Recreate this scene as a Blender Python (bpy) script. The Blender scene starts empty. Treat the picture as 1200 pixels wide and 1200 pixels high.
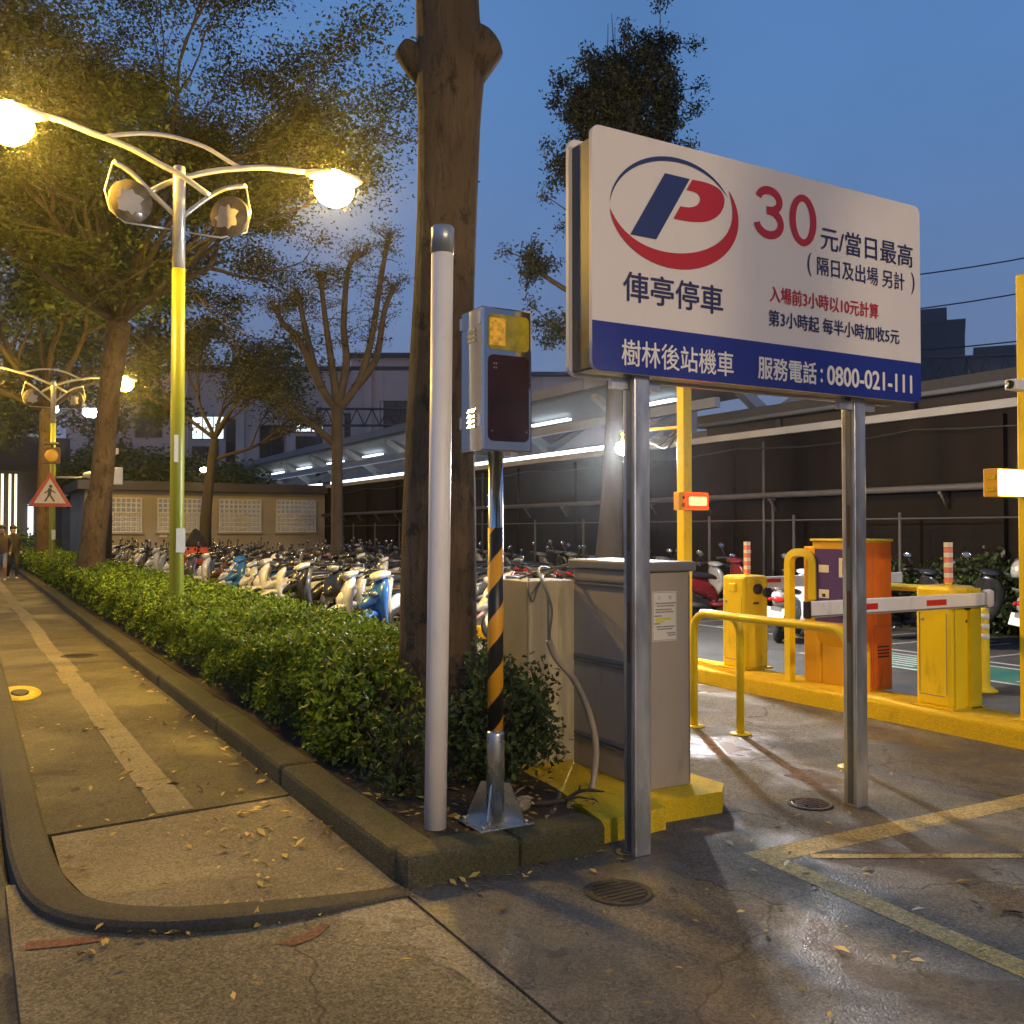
import bpy, bmesh, math, random
import numpy as np
from mathutils import Vector, Matrix
R = math.radians
rnd = random.Random(11)
C = bpy.context.scene.collection
scene = bpy.context.scene

# ------------------------------------------------------------------ camera, world, sun, exposure
cam = bpy.data.cameras.new('camera'); camo = bpy.data.objects.new('camera', cam); C.objects.link(camo)
cam.sensor_width = 36.0; cam.lens = 36.0*1117/1200; cam.clip_start = .05; cam.clip_end = 2000
camo.location = (0, 0, 1.6)
camo.rotation_euler = (R(90+1.13), 0, R(-29.8))
scene.camera = camo

world = bpy.data.worlds.new('World'); scene.world = world; world.use_nodes = True
wt = world.node_tree; bg = wt.nodes['Background']
sky = wt.nodes.new('ShaderNodeTexSky'); sky.sky_type = 'NISHITA'; sky.sun_disc = False
SUN_EL, SUN_ROT = R(4.0), R(215)
sky.sun_elevation = SUN_EL; sky.sun_rotation = SUN_ROT
sky.air_density = 1.6; sky.dust_density = 1.2; sky.ozone_density = 3.0
# dusk dome: the physical sky evened out by thin overcast, blue above and mauve towards the horizon
wc = wt.nodes.new('ShaderNodeTexCoord'); wx = wt.nodes.new('ShaderNodeSeparateXYZ'); wt.links.new(wc.outputs['Generated'], wx.inputs[0])
wr = wt.nodes.new('ShaderNodeValToRGB'); wt.links.new(wx.outputs[2], wr.inputs[0])
wr.color_ramp.elements[0].position = .02; wr.color_ramp.elements[0].color = (1.45, 1.65, 3.0, 1)
wr.color_ramp.elements[1].position = .42; wr.color_ramp.elements[1].color = (.95, 2.30, 5.25, 1)
wm = wt.nodes.new('ShaderNodeMix'); wm.data_type = 'RGBA'; wm.inputs[0].default_value = .80
wt.links.new(sky.outputs[0], wm.inputs[6]); wt.links.new(wr.outputs[0], wm.inputs[7]); wn = wt.nodes.new('ShaderNodeTexNoise'); wn.inputs['Scale'].default_value = 2.6; wn.inputs['Detail'].default_value = 6; wt.links.new(wc.outputs['Generated'], wn.inputs['Vector'])
wv = wt.nodes.new('ShaderNodeMapRange'); wv.inputs[1].default_value = .3; wv.inputs[2].default_value = .7; wv.inputs[3].default_value = .90; wv.inputs[4].default_value = 1.10; wt.links.new(wn.outputs['Fac'], wv.inputs[0])
ws = wt.nodes.new('ShaderNodeVectorMath'); ws.operation = 'SCALE'; wt.links.new(wm.outputs[2], ws.inputs[0]); wt.links.new(wv.outputs[0], ws.inputs['Scale']); wt.links.new(ws.outputs[0], bg.inputs[0])
bg.inputs[1].default_value = 0.093

sun = bpy.data.lights.new('sun', 'SUN'); suno = bpy.data.objects.new('sun', sun); C.objects.link(suno)
sun.energy = 0.01; sun.angle = R(12); sun.color = (.8, .85, 1)
suno.rotation_euler = (R(75), 0, R(-35))

scene.view_settings.view_transform = 'Standard'; scene.view_settings.look = 'None'
scene.view_settings.exposure = 0.25; scene.view_settings.gamma = 1.0
scene.cycles.use_denoising = True
scene.cycles.sample_clamp_indirect = 6
scene.cycles.max_bounces = 6
scene.cycles.volume_bounces = 0
GLOW_DENSITY = .0007

# ------------------------------------------------------------------ materials
MATS = {}
def mat(name, col, rough=.6, metal=0., var=.12, scale=6., bump=0., bscale=40., spec=.5, emit=0., ecol=None, coat=0., stretch=None, island=0., transl=0., grime=0.):
    m = bpy.data.materials.new(name); m.use_nodes = True; MATS[name] = m
    nt = m.node_tree; N = nt.nodes; L = nt.links
    b = N['Principled BSDF']
    b.inputs['Roughness'].default_value = rough; b.inputs['Metallic'].default_value = metal
    b.inputs['Specular IOR Level'].default_value = spec
    b.inputs['Coat Weight'].default_value = coat
    tc = N.new('ShaderNodeTexCoord'); mp = N.new('ShaderNodeMapping'); L.new(tc.outputs['Object'], mp.inputs[0])
    if stretch: mp.inputs['Scale'].default_value = stretch
    if var > 0 or island > 0:
        n = N.new('ShaderNodeTexNoise'); n.inputs['Scale'].default_value = scale; n.inputs['Detail'].default_value = 5
        L.new(mp.outputs[0], n.inputs['Vector'])
        r = N.new('ShaderNodeMapRange'); r.inputs[1].default_value = .3; r.inputs[2].default_value = .7
        r.inputs[3].default_value = 1-var; r.inputs[4].default_value = 1+var
        L.new(n.outputs['Fac'], r.inputs[0])
        mx = N.new('ShaderNodeVectorMath'); mx.operation = 'SCALE'; mx.inputs[0].default_value = col[:3]
        fac = r.outputs[0]
        if island > 0:
            g = N.new('ShaderNodeNewGeometry'); r2 = N.new('ShaderNodeMapRange')
            r2.inputs[3].default_value = 1-island; r2.inputs[4].default_value = 1+island
            L.new(g.outputs['Random Per Island'], r2.inputs[0])
            mm = N.new('ShaderNodeMath'); mm.operation = 'MULTIPLY'; L.new(fac, mm.inputs[0]); L.new(r2.outputs[0], mm.inputs[1]); fac = mm.outputs[0]
        L.new(fac, mx.inputs['Scale']); L.new(mx.outputs[0], b.inputs['Base Color'])
        if grime > 0:
            gp = N.new('ShaderNodeMapping'); gp.inputs['Scale'].default_value = (1, 1, .35); L.new(tc.outputs['Object'], gp.inputs[0])
            g1 = N.new('ShaderNodeTexNoise'); g1.inputs['Scale'].default_value = 7; g1.inputs['Detail'].default_value = 9; g1.inputs['Roughness'].default_value = .75; L.new(gp.outputs[0], g1.inputs['Vector'])
            g2 = N.new('ShaderNodeMapRange'); g2.inputs[1].default_value = .55; g2.inputs[2].default_value = .72; g2.inputs[4].default_value = grime; L.new(g1.outputs['Fac'], g2.inputs[0])
            gm = N.new('ShaderNodeMix'); gm.data_type = 'RGBA'; L.new(g2.outputs[0], gm.inputs[0]); L.new(mx.outputs[0], gm.inputs[6]); gm.inputs[7].default_value = (col[0]*.3+.012, col[1]*.3+.01, col[2]*.3+.008, 1)
            L.new(gm.outputs[2], b.inputs['Base Color'])
        # roughness varies a little with the same noise
        rr = N.new('ShaderNodeMapRange'); rr.inputs[1].default_value = .3; rr.inputs[2].default_value = .7
        rr.inputs[3].default_value = max(.03, rough*.85); rr.inputs[4].default_value = min(1, rough*1.15)
        L.new(n.outputs['Fac'], rr.inputs[0]); L.new(rr.outputs[0], b.inputs['Roughness'])
    else:
        b.inputs['Base Color'].default_value = (*col[:3], 1)
    if bump > 0:
        n2 = N.new('ShaderNodeTexNoise'); n2.inputs['Scale'].default_value = bscale; n2.inputs['Detail'].default_value = 4
        L.new(mp.outputs[0], n2.inputs['Vector'])
        bp = N.new('ShaderNodeBump'); bp.inputs['Strength'].default_value = bump; bp.inputs['Distance'].default_value = .02
        L.new(n2.outputs['Fac'], bp.inputs['Height']); L.new(bp.outputs[0], b.inputs['Normal'])
    if emit > 0:
        b.inputs['Emission Color'].default_value = (*(ecol or col)[:3], 1); b.inputs['Emission Strength'].default_value = emit
    if transl > 0:
        t = N.new('ShaderNodeBsdfTranslucent'); ms = N.new('ShaderNodeMixShader'); ms.inputs[0].default_value = transl
        if var > 0 or island > 0: L.new(mx.outputs[0], t.inputs[0])
        else: t.inputs[0].default_value = (*col[:3], 1)
        L.new(b.outputs[0], ms.inputs[1]); L.new(t.outputs[0], ms.inputs[2]); L.new(ms.outputs[0], N['Material Output'].inputs[0])
    return m

def ground_mat(name, c1, c2, dark, wet=.0, agg=.5, wetscale=.6, crack=0., stain=(0, 0, 0), stainamt=0.):
    """worn mineral ground: broad patches, speckled aggregate, damp areas with low roughness, hairline cracks"""
    m = bpy.data.materials.new(name); m.use_nodes = True; MATS[name] = m
    nt = m.node_tree; N = nt.nodes; L = nt.links; b = N['Principled BSDF']
    tc = N.new('ShaderNodeTexCoord'); P = tc.outputs['Object']
    def noise(s, d=6, rough=.6, dist=0):
        n = N.new('ShaderNodeTexNoise'); n.inputs['Scale'].default_value = s; n.inputs['Detail'].default_value = d
        n.inputs['Roughness'].default_value = rough; n.inputs['Distortion'].default_value = dist
        L.new(P, n.inputs['Vector']); return n.outputs['Fac']
    def rng(s, a, bb, c=0, d=1):
        r = N.new('ShaderNodeMapRange'); r.inputs[1].default_value = a; r.inputs[2].default_value = bb
        r.inputs[3].default_value = c; r.inputs[4].default_value = d; L.new(s, r.inputs[0]); return r.outputs[0]
    def mix(f, a, bb):
        x = N.new('ShaderNodeMix'); x.data_type = 'RGBA'
        if isinstance(f, float): x.inputs[0].default_value = f
        else: L.new(f, x.inputs[0])
        for s, v in ((6, a), (7, bb)):
            if isinstance(v, tuple): x.inputs[s].default_value = (*v, 1)
            else: L.new(v, x.inputs[s])
        return x.outputs[2]
    c = mix(rng(noise(.9, 8, .65, .6), .35, .65), c1, c2)
    c = mix(rng(noise(5, 6, .7), .55, .75, 0, .55), c, dark)
    if stainamt > 0: c = mix(rng(noise(1.7, 5, .6, 1.0), .58, .68, 0, stainamt), c, stain)
    v = N.new('ShaderNodeTexVoronoi'); v.inputs['Scale'].default_value = 90; L.new(P, v.inputs['Vector'])
    sp = rng(v.outputs['Color'], 0, 1, 1-agg, 1+agg)
    v2 = N.new('ShaderNodeTexVoronoi'); v2.inputs['Scale'].default_value = 230; L.new(P, v2.inputs['Vector'])
    sp2 = rng(v2.outputs['Color'], 0, 1, 1-agg*.8, 1+agg*.8); ml = N.new('ShaderNodeMath'); ml.operation = 'MULTIPLY'; L.new(sp, ml.inputs[0]); L.new(sp2, ml.inputs[1]); sp = ml.outputs[0]
    sc = N.new('ShaderNodeVectorMath'); sc.operation = 'SCALE'; L.new(c, sc.inputs[0]); L.new(sp, sc.inputs['Scale'])
    c = sc.outputs[0]
    ha = N.new('ShaderNodeMath'); ha.operation = 'MULTIPLY_ADD'; L.new(v.outputs['Distance'], ha.inputs[0]); ha.inputs[1].default_value = -.6; L.new(noise(38, 6, .8), ha.inputs[2]); hgt = ha.outputs[0]
    if crack > 0:
        vc = N.new('ShaderNodeTexVoronoi'); vc.feature = 'DISTANCE_TO_EDGE'; vc.inputs['Scale'].default_value = .55
        wn = N.new('ShaderNodeTexNoise'); wn.inputs['Scale'].default_value = 2.2; wn.inputs['Detail'].default_value = 6; L.new(P, wn.inputs['Vector'])
        ad = N.new('ShaderNodeMixRGB'); ad.blend_type = 'ADD'; ad.inputs[0].default_value = .55
        L.new(P, ad.inputs[1]); L.new(wn.outputs['Color'], ad.inputs[2]); L.new(ad.outputs[0], vc.inputs['Vector'])
        k = rng(vc.outputs['Distance'], .0, .006, crack, 0)
        c = mix(k, c, dark)
    L.new(c, b.inputs['Base Color'])
    if wet > 0:
        w = rng(noise(wetscale, 4, .6, .4), .47, .60)
        ro = rng(w, 0, 1, .88, .88-wet*.62); L.new(ro, b.inputs['Roughness'])
        b.inputs['Specular IOR Level'].default_value = .5
        bs = rng(w, 0, 1, .75, .30)
    else:
        b.inputs['Roughness'].default_value = .85; bs = None
    bp = N.new('ShaderNodeBump'); bp.inputs['Distance'].default_value = .02; bp.inputs['Strength'].default_value = .6
    if bs is not None: L.new(bs, bp.inputs['Strength'])
    L.new(hgt, bp.inputs['Height']); L.new(bp.outputs[0], b.inputs['Normal'])
    return m

asphalt = ground_mat('asphalt', (.075, .07, .062), (.105, .10, .09), (.035, .033, .03), wet=.75, agg=.45, crack=.8)
lot_asphalt = ground_mat('lot_asphalt', (.06, .06, .06), (.085, .085, .085), (.03, .03, .03), wet=.6, agg=.4)
driveway_m = ground_mat('driveway_asphalt', (.10, .09, .072), (.185, .168, .135), (.035, .03, .025), wet=1.0, agg=.5, wetscale=.75, crack=.9)
apron_m = ground_mat('apron_concrete', (.165, .142, .088), (.25, .215, .14), (.08, .065, .045), wet=.35, agg=.55, crack=.9, stain=(.07, .055, .035), stainamt=.5)
walk_m = ground_mat('walk_concrete', (.080, .068, .038), (.13, .11, .066), (.045, .036, .022), wet=.35, agg=.4, crack=.5, stain=(.05, .04, .024), stainamt=.7)
slab_m = ground_mat('slab_concrete', (.21, .175, .105), (.28, .235, .15), (.10, .075, .035), wet=.1, agg=.4, stain=(.11, .07, .02), stainamt=.75)
tactile_m = ground_mat('pale_strip', (.19, .16, .10), (.25, .215, .14), (.09, .075, .045), agg=.35, stain=(.09, .07, .04), stainamt=.5)
kerb_m = ground_mat('mossy_kerb', (.055, .055, .022), (.105, .09, .05), (.035, .038, .016), agg=.4, stain=(.06, .085, .012), stainamt=.85)
band_m = ground_mat('kerb_band', (.055, .049, .034), (.085, .076, .054), (.05, .045, .03), agg=.3)
soil_m = ground_mat('soil', (.035, .025, .016), (.06, .042, .027), (.015, .011, .008), agg=.6)
patch_m = ground_mat('pale_patch', (.23, .195, .13), (.34, .30, .21), (.12, .10, .065), agg=.45, stain=(.13, .105, .065), stainamt=.9)
redpaint_m = ground_mat('worn_red_paint', (.26, .085, .05), (.20, .10, .065), (.14, .11, .08), agg=.4)
yline_m = ground_mat('worn_yellow_line', (.52, .38, .12), (.38, .29, .12), (.16, .14, .10), agg=.5, wet=.2, crack=.8, stain=(.17, .145, .10), stainamt=.7)
wline_m = ground_mat('white_line', (.6, .6, .58), (.45, .45, .43), (.2, .2, .19), agg=.3)
green_m = ground_mat('green_paint', (.03, .19, .13), (.04, .15, .11), (.05, .08, .07), agg=.3)
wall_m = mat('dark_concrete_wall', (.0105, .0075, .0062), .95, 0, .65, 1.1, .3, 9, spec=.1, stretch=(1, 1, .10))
yellow_kerb_m = ground_mat('chipped_yellow_paint', (.78, .54, .008), (.70, .47, .010), (.20, .14, .05), agg=.12)

white_steel = mat('white_steel', (.82, .79, .75), .45, 0, .05, 3, .05, 30, grime=0.3)
cap_steel = mat('blue_grey_steel', (.30, .36, .42), .35, .6, .1)
galv = mat('galvanised', (.66, .66, .63), .34, .88, .22, 14, .08, 25, stretch=(1, 1, .25), grime=0.5)
galv_dark = mat('galvanised_dark', (.17, .17, .165), .45, .7, .3, 9, stretch=(1, 1, .15))
rust = mat('rust_streak', (.10, .045, .02), .8, .1, .4, 18, stretch=(1, 1, .2))
chrome = mat('chrome', (.66, .66, .64), .16, 1, .04, 4)
steel = mat('brushed_steel', (.52, .52, .50), .28, .95, .12, 10, .03, 60)
mirror_steel = mat('polished_stainless', (.50, .47, .42), .08, 1, .06, 3, .10, 3)
board_white = mat('board_white', (.74, .70, .68), .38, 0, .03, 1.2, grime=0.1)
board_blue = mat('board_blue', (.012, .024, .24), .38, 0, .04, 2)
ink_blue = mat('ink_blue', (.018, .022, .11), .5, 0, 0)
ink_navy = mat('logo_navy', (.012, .03, .15), .45, 0, 0)
ink_red = mat('ink_red', (.46, .012, .022), .45, 0, 0)
ink_white = mat('ink_white', (.80, .78, .76), .45, 0, 0)
ink_grey = mat('ink_grey', (.10, .09, .09), .6, 0, 0)
marker = mat('marker_yellow', (.7, .62, .03), .6, 0, 0)
alu = mat('alu_edge', (.55, .52, .50), .35, .8, .1)
board_back = mat('board_back_dark', (.13, .115, .09), .35, .75, .12, 2)
grey_paint = mat('grey_cabinet_paint', (.36, .315, .25), .5, 0, .05, 3, .03, 60, grime=0.4)
grey_dark = mat('grey_cabinet_trim', (.19, .185, .175), .5, 0, .08)
beige_paint = mat('beige_cabinet_paint', (.42, .37, .24), .5, 0, .07, 3, grime=0.5)
paper = mat('paper', (.70, .66, .58), .7, 0, .03)
black_rub = mat('black_rubber', (.012, .012, .012), .6, 0, .1)
black_pl = mat('black_plastic', (.02, .02, .022), .4, 0, .1)
cable_m = mat('cable_sheath', (.10, .085, .07), .5, 0, .1)
conduit_m = mat('conduit', (.32, .27, .20), .5, 0, .1)
yellow_paint = mat('yellow_paint', (.82, .59, .004), .36, 0, .05, 4, .03, 30, coat=.2, grime=0.55)
yellow_pl = mat('yellow_plastic', (.78, .60, .01), .42, 0, .04)
orange_paint = mat('orange_paint', (.75, .17, .012), .4, 0, .05, grime=0.4)
amber_paint = mat('amber_paint', (.72, .38, .01), .4, 0, .05, grime=0.4)
purple_panel = mat('purple_panel', (.085, .045, .20), .35, 0, .04)
red_refl = mat('red_reflector', (.62, .03, .02), .3, 0, .08)
pink_refl = mat('pale_red_reflector', (.75, .25, .22), .35, 0, .08)
white_arm = mat('white_arm', (.82, .80, .78), .35, 0, .03, grime=0.3)
amber_glass = mat('amber_glass', (.22, .17, .008), .10, 0, .6, 14, emit=.05, ecol=(.9, .7, .02))
amber_dev = mat('amber_device', (.55, .30, .02), .3, 0, .6, 45, emit=.16, ecol=(.9, .45, .02))
dark_display = mat('dark_display', (.022, .004, .004), .22, 0, .4, 7, spec=.25)
def bark_mat(name, c1, c2, dark, moss):
    m = bpy.data.materials.new(name); m.use_nodes = True
    nt = m.node_tree; N = nt.nodes; L = nt.links; b = N['Principled BSDF']; b.inputs['Roughness'].default_value = .9
    tc = N.new('ShaderNodeTexCoord')
    def noise(s, st, d=6, ro=.65, di=.4):
        mp = N.new('ShaderNodeMapping'); mp.inputs['Scale'].default_value = st; L.new(tc.outputs['Object'], mp.inputs[0])
        n = N.new('ShaderNodeTexNoise'); n.inputs['Scale'].default_value = s; n.inputs['Detail'].default_value = d; n.inputs['Roughness'].default_value = ro; n.inputs['Distortion'].default_value = di
        L.new(mp.outputs[0], n.inputs['Vector']); return n.outputs['Fac']
    def rng(q, a, bb, c=0, d=1):
        r = N.new('ShaderNodeMapRange'); r.inputs[1].default_value = a; r.inputs[2].default_value = bb; r.inputs[3].default_value = c; r.inputs[4].default_value = d; L.new(q, r.inputs[0]); return r.outputs[0]
    def mix(f, a, bb):
        x = N.new('ShaderNodeMix'); x.data_type = 'RGBA'; L.new(f, x.inputs[0])
        for sl, v in ((6, a), (7, bb)):
            if isinstance(v, tuple): x.inputs[sl].default_value = (*v, 1)
            else: L.new(v, x.inputs[sl])
        return x.outputs[2]
    c = mix(rng(noise(2.2, (1, 1, .5)), .38, .62), c1, c2)
    c = mix(rng(noise(7, (1, 1, .6), 8, .75), .54, .62, 0, .85), c, dark)
    c = mix(rng(noise(22, (1, 1, .16), 5, .7), .52, .66, 0, .7), c, dark)
    c = mix(rng(noise(3.3, (1, 1, .8), 4), .60, .66, 0, .55), c, moss)
    L.new(c, b.inputs['Base Color'])
    ad = N.new('ShaderNodeMath'); ad.operation = 'ADD'; L.new(noise(9, (1, 1, .5), 8, .75), ad.inputs[0]); L.new(noise(24, (1, 1, .14), 5, .7), ad.inputs[1])
    bp = N.new('ShaderNodeBump'); bp.inputs['Strength'].default_value = .9; bp.inputs['Distance'].default_value = .035; L.new(ad.outputs[0], bp.inputs['Height']); L.new(bp.outputs[0], b.inputs['Normal'])
    return m
bark_m = bark_mat('bark', (.085, .055, .028), (.14, .096, .054), (.020, .014, .008), (.085, .088, .045))
bark_limb = mat('bark_limb', (.045, .034, .022), .95, 0, .4, 5, .4, 14)
bark_dark = mat('bark_dark', (.034, .026, .020), .9, 0, .4, 4, .5, 14, stretch=(1, 1, .35))
scar_m = mat('bark_scar', (.07, .045, .025), .9, 0, .4, 9, .4, 20)
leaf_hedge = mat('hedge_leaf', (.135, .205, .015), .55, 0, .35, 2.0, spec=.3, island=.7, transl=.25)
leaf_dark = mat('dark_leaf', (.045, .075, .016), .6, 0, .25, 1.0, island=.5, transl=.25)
leaf_tree = mat('tree_leaf', (.046, .058, .013), .8, 0, .3, .6, spec=.15, island=.5, transl=.3)
leaf_sil = mat('clipped_tree_leaf', (.028, .032, .016), .7, 0, .3, .8, spec=.2, island=.5, transl=.15)
leaf_twig = mat('twig_leaf', (.05, .055, .025), .6, 0, .3, .8, island=.5, transl=.2)
litter_m = mat('dead_leaf', (.40, .28, .075), .7, 0, .3, 3, island=.8)
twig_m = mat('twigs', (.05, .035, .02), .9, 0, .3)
pole_green = mat('pole_green', (.17, .20, .008), .38, 0, .08, 5, stretch=(1, 1, .2))
pole_silver = mat('pole_silver', (.52, .50, .46), .38, .4, .12, 8)
SOD = (1.0, .59, .07)
sodium = mat('sodium_bowl', (1, .8, .4), .3, 0, 0, emit=740, ecol=SOD)
sodium_far = mat('sodium_bowl_far', (1, .8, .4), .3, 0, 0, emit=420, ecol=SOD)
warm_bowl = mat('warm_white_bowl', (1, .9, .7), .3, 0, 0, emit=640, ecol=(1, .74, .44))
led_white = mat('led_white', (1, 1, 1), .3, 0, 0, emit=4200, ecol=(.94, .97, 1))
red_led = mat('red_led', (1, .1, .05), .3, 0, 0, emit=70, ecol=(1, .0008, .0002))
red_core = mat('red_led_core', (1, .6, .3), .3, 0, 0, emit=14, ecol=(1, .10, .02))
warm_box = mat('warm_box_face', (1, .9, .5), .3, 0, 0, emit=24, ecol=(1, .80, .25))
tube_m = mat('platform_tube', (1, 1, 1), .3, 0, 0, emit=2.6, ecol=(.78, .92, 1))
lit_win = mat('lit_window', (.8, .85, .8), .3, 0, .5, 1.3, emit=1.3, ecol=(.80, .92, .95))
lit_warm = mat('lit_warm', (1, .8, .5), .3, 0, .3, emit=2.0, ecol=(1, .82, .48))
far_white = mat('far_white_lamp', (1, 1, 1), .3, 0, 0, emit=90, ecol=(.95, .95, 1))
far_warm = mat('far_warm_lamp', (1, .8, .4), .3, 0, 0, emit=70, ecol=(1, .75, .3))
mauve_wall = mat('station_wall', (.58, .41, .35), .85, 0, .10, .25)
station_dark = mat('station_dark', (.06, .05, .055), .8, 0, .15, .5)
canopy_m = mat('canopy_white', (.22, .22, .235), .6, 0, .1, 1)
steel_dark = mat('structural_steel', (.07, .065, .07), .6, .3, .15)
beige_wall = mat('beige_render', (.30, .26, .20), .85, 0, .14, .8, .1, 20)
eave_m = mat('dark_eave', (.05, .042, .036), .8, 0, .2)
lattice_m = mat('lattice_block', (.55, .53, .50), .7, 0, .08)
lattice_back = mat('lattice_back', (.20, .20, .21), .8, 0, .2, emit=.05, ecol=(.8, .85, 1))
rail_grey = mat('grey_rail', (.075, .064, .06), .7, .2, .2)
shade_m = mat('lamp_shade_acrylic', (.13, .11, .09), .25, 0, .35, 9, transl=.3)
torn_m = mat('torn_acrylic', (.42, .38, .33), .3, 0, .1)
tri_red = mat('tri_red', (.5, .03, .02), .4, 0, .05)
tri_white = mat('tri_white', (.72, .62, .52), .4, 0, .05)
glass_dark = mat('tinted_glass', (.03, .03, .035), .1, 0, 0)
mirror_m = mat('mirror_glass', (.75, .8, .88), .06, 1, 0)
head_m = mat('headlamp_lens', (.26, .255, .24), .08, .2, .5, 30, coat=.8)
tail_m = mat('tail_lens', (.40, .012, .012), .2, 0, .1)
plate_m = mat('plate_white', (.74, .74, .72), .5, 0, .05)
tyre_m = mat('tyre', (.018, .018, .018), .75, 0, .15, 30, .2, 60)
rim_m = mat('rim', (.25, .25, .25), .4, .7, .1)
seat_m = mat('seat_vinyl', (.022, .020, .02), .42, 0, .12, 12, .06, 80)
PAINT = {}
for n_, c_ in dict(white=(.60, .63, .68), silver=(.36, .36, .36), black=(.022, .022, .024), grey=(.13, .13, .135), cream=(.42, .38, .31), blue=(.03, .14, .42),
                   red=(.17, .010, .012), brown=(.13, .075, .04), pink=(.62, .36, .38), teal=(.05, .26, .30), yellow=(.55, .42, .04)).items():
    PAINT[n_] = mat('scooter_'+n_, c_, .26, .15 if n_ in ('silver', 'grey') else 0, .05, 5, coat=.5)
cloth_dark = mat('cloth_dark', (.03, .026, .024), .9, 0, .2)
cloth_brown = mat('cloth_brown', (.09, .06, .04), .9, 0, .2)
cloth_blue = mat('cloth_denim', (.16, .20, .28), .9, 0, .2)
skin_m = mat('skin', (.38, .23, .16), .6, 0, .05)
shoe_m = mat('shoe', (.6, .58, .55), .6, 0, .05)
rain_orange = mat('orange_cover', (.70, .10, .015), .5, 0, .1)
pink_bag = mat('pink_bag', (.75, .22, .25), .5, 0, .05)

# ------------------------------------------------------------------ helpers
class MB:
    def __init__(s): s.v = []; s.f = []; s.m = []; s.sm = []
    def add(s, vs, fs, mi=0, smooth=False, M=None):
        o = len(s.v)
        s.v += [tuple(M @ Vector(v)) if M is not None else tuple(v) for v in vs]
        s.f += [tuple(i+o for i in f) for f in fs]; s.m += [mi]*len(fs); s.sm += [smooth]*len(fs); return s
    def box(s, c, d, mi=0, M=None, bev=0.):
        if bev > 0:
            bm = bmesh.new(); bmesh.ops.create_cube(bm, size=1)
            for v in bm.verts: v.co = Vector((v.co.x*d[0]+c[0], v.co.y*d[1]+c[1], v.co.z*d[2]+c[2]))
            bmesh.ops.bevel(bm, geom=bm.edges[:], offset=bev, segments=2, affect='EDGES', profile=.5)
            bm.verts.index_update()
            vs = [v.co.copy() for v in bm.verts]; fs = [tuple(v.index for v in f.verts) for f in bm.faces]; bm.free()
            return s.add(vs, fs, mi, False, M)
        x, y, z = (a/2 for a in d)
        vs = [(c[0]+i*x, c[1]+j*y, c[2]+k*z) for i in (-1, 1) for j in (-1, 1) for k in (-1, 1)]
        return s.add(vs, [(0, 1, 3, 2), (4, 6, 7, 5), (0, 4, 5, 1), (2, 3, 7, 6), (0, 2, 6, 4), (1, 5, 7, 3)], mi, False, M)
    def span(s, a, b, mi=0, bev=0.):
        return s.box([(a[i]+b[i])/2 for i in range(3)], [abs(b[i]-a[i]) for i in range(3)], mi, None, bev)
    def tube(s, pts, r, n=10, mi=0, cap=True, smooth=True, flat=None):
        pts = [Vector(p) for p in pts]; k = len(pts); rs = r if isinstance(r, (list, tuple)) else [r]*k
        vs = []; up = None
        for i, p in enumerate(pts):
            t = (pts[min(i+1, k-1)]-pts[max(i-1, 0)]).normalized()
            if up is None:
                a = Vector((0, 0, 1)) if abs(t.z) < .9 else Vector((1, 0, 0))
                up = (a-t*a.dot(t)).normalized()
            else:
                up = (up-t*up.dot(t)).normalized()
            w = t.cross(up)
            for j in range(n):
                an = 2*math.pi*(j+.5)/n
                q = w*math.cos(an)*(flat if flat else 1)+up*math.sin(an)
                vs.append(p+q*rs[i])
        fs = [(i*n+j, i*n+(j+1) % n, (i+1)*n+(j+1) % n, (i+1)*n+j) for i in range(k-1) for j in range(n)]
        if cap: fs += [tuple(range(n))[::-1], tuple((k-1)*n+j for j in range(n))]
        return s.add(vs, fs, mi, smooth)
    def lathe(s, prof, c=(0, 0, 0), n=16, mi=0, M=None, smooth=True):
        vs = []; fs = []; k = len(prof)
        for (r, z) in prof:
            for j in range(n):
                a = 2*math.pi*j/n; vs.append((c[0]+r*math.cos(a), c[1]+r*math.sin(a), c[2]+z))
        fs = [(i*n+j, i*n+(j+1) % n, (i+1)*n+(j+1) % n, (i+1)*n+j) for i in range(k-1) for j in range(n)]
        fs += [tuple(range(n))[::-1], tuple((k-1)*n+j for j in range(n))]
        return s.add(vs, fs, mi, smooth, M)
    def ell(s, c, d, mi=0, n=12, m=8, M=None):
        prof = [(max(1e-4, math.sin(math.pi*i/m)), -math.cos(math.pi*i/m)) for i in range(m+1)]
        T = Matrix.Translation(c) @ Matrix.Diagonal((*d, 1))
        return s.lathe(prof, (0, 0, 0), n, mi, (M @ T) if M is not None else T)
    def loft(s, rings, mi=0, smooth=True, cap=True):
        n = len(rings[0]); vs = [p for r in rings for p in r]; k = len(rings)
        fs = [(i*n+j, i*n+(j+1) % n, (i+1)*n+(j+1) % n, (i+1)*n+j) for i in range(k-1) for j in range(n)]
        if cap: fs += [tuple(range(n))[::-1], tuple((k-1)*n+j for j in range(n))]
        return s.add(vs, fs, mi, smooth)
    def prism(s, outline, z0, z1, axis='z', mi=0, M=None):
        """outline (a,b) extruded: axis z -> (a,b,z); y -> (a,y,b); x -> (x,a,b)"""
        n = len(outline); f = {'z': lambda a, b, t: (a, b, t), 'y': lambda a, b, t: (a, t, b), 'x': lambda a, b, t: (t, a, b)}[axis]
        vs = [f(a, b, z0) for a, b in outline]+[f(a, b, z1) for a, b in outline]
        fs = [tuple(range(n))[::-1], tuple(range(n, 2*n))]+[(j, (j+1) % n, n+(j+1) % n, n+j) for j in range(n)]
        return s.add(vs, fs, mi, False, M)
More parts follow.
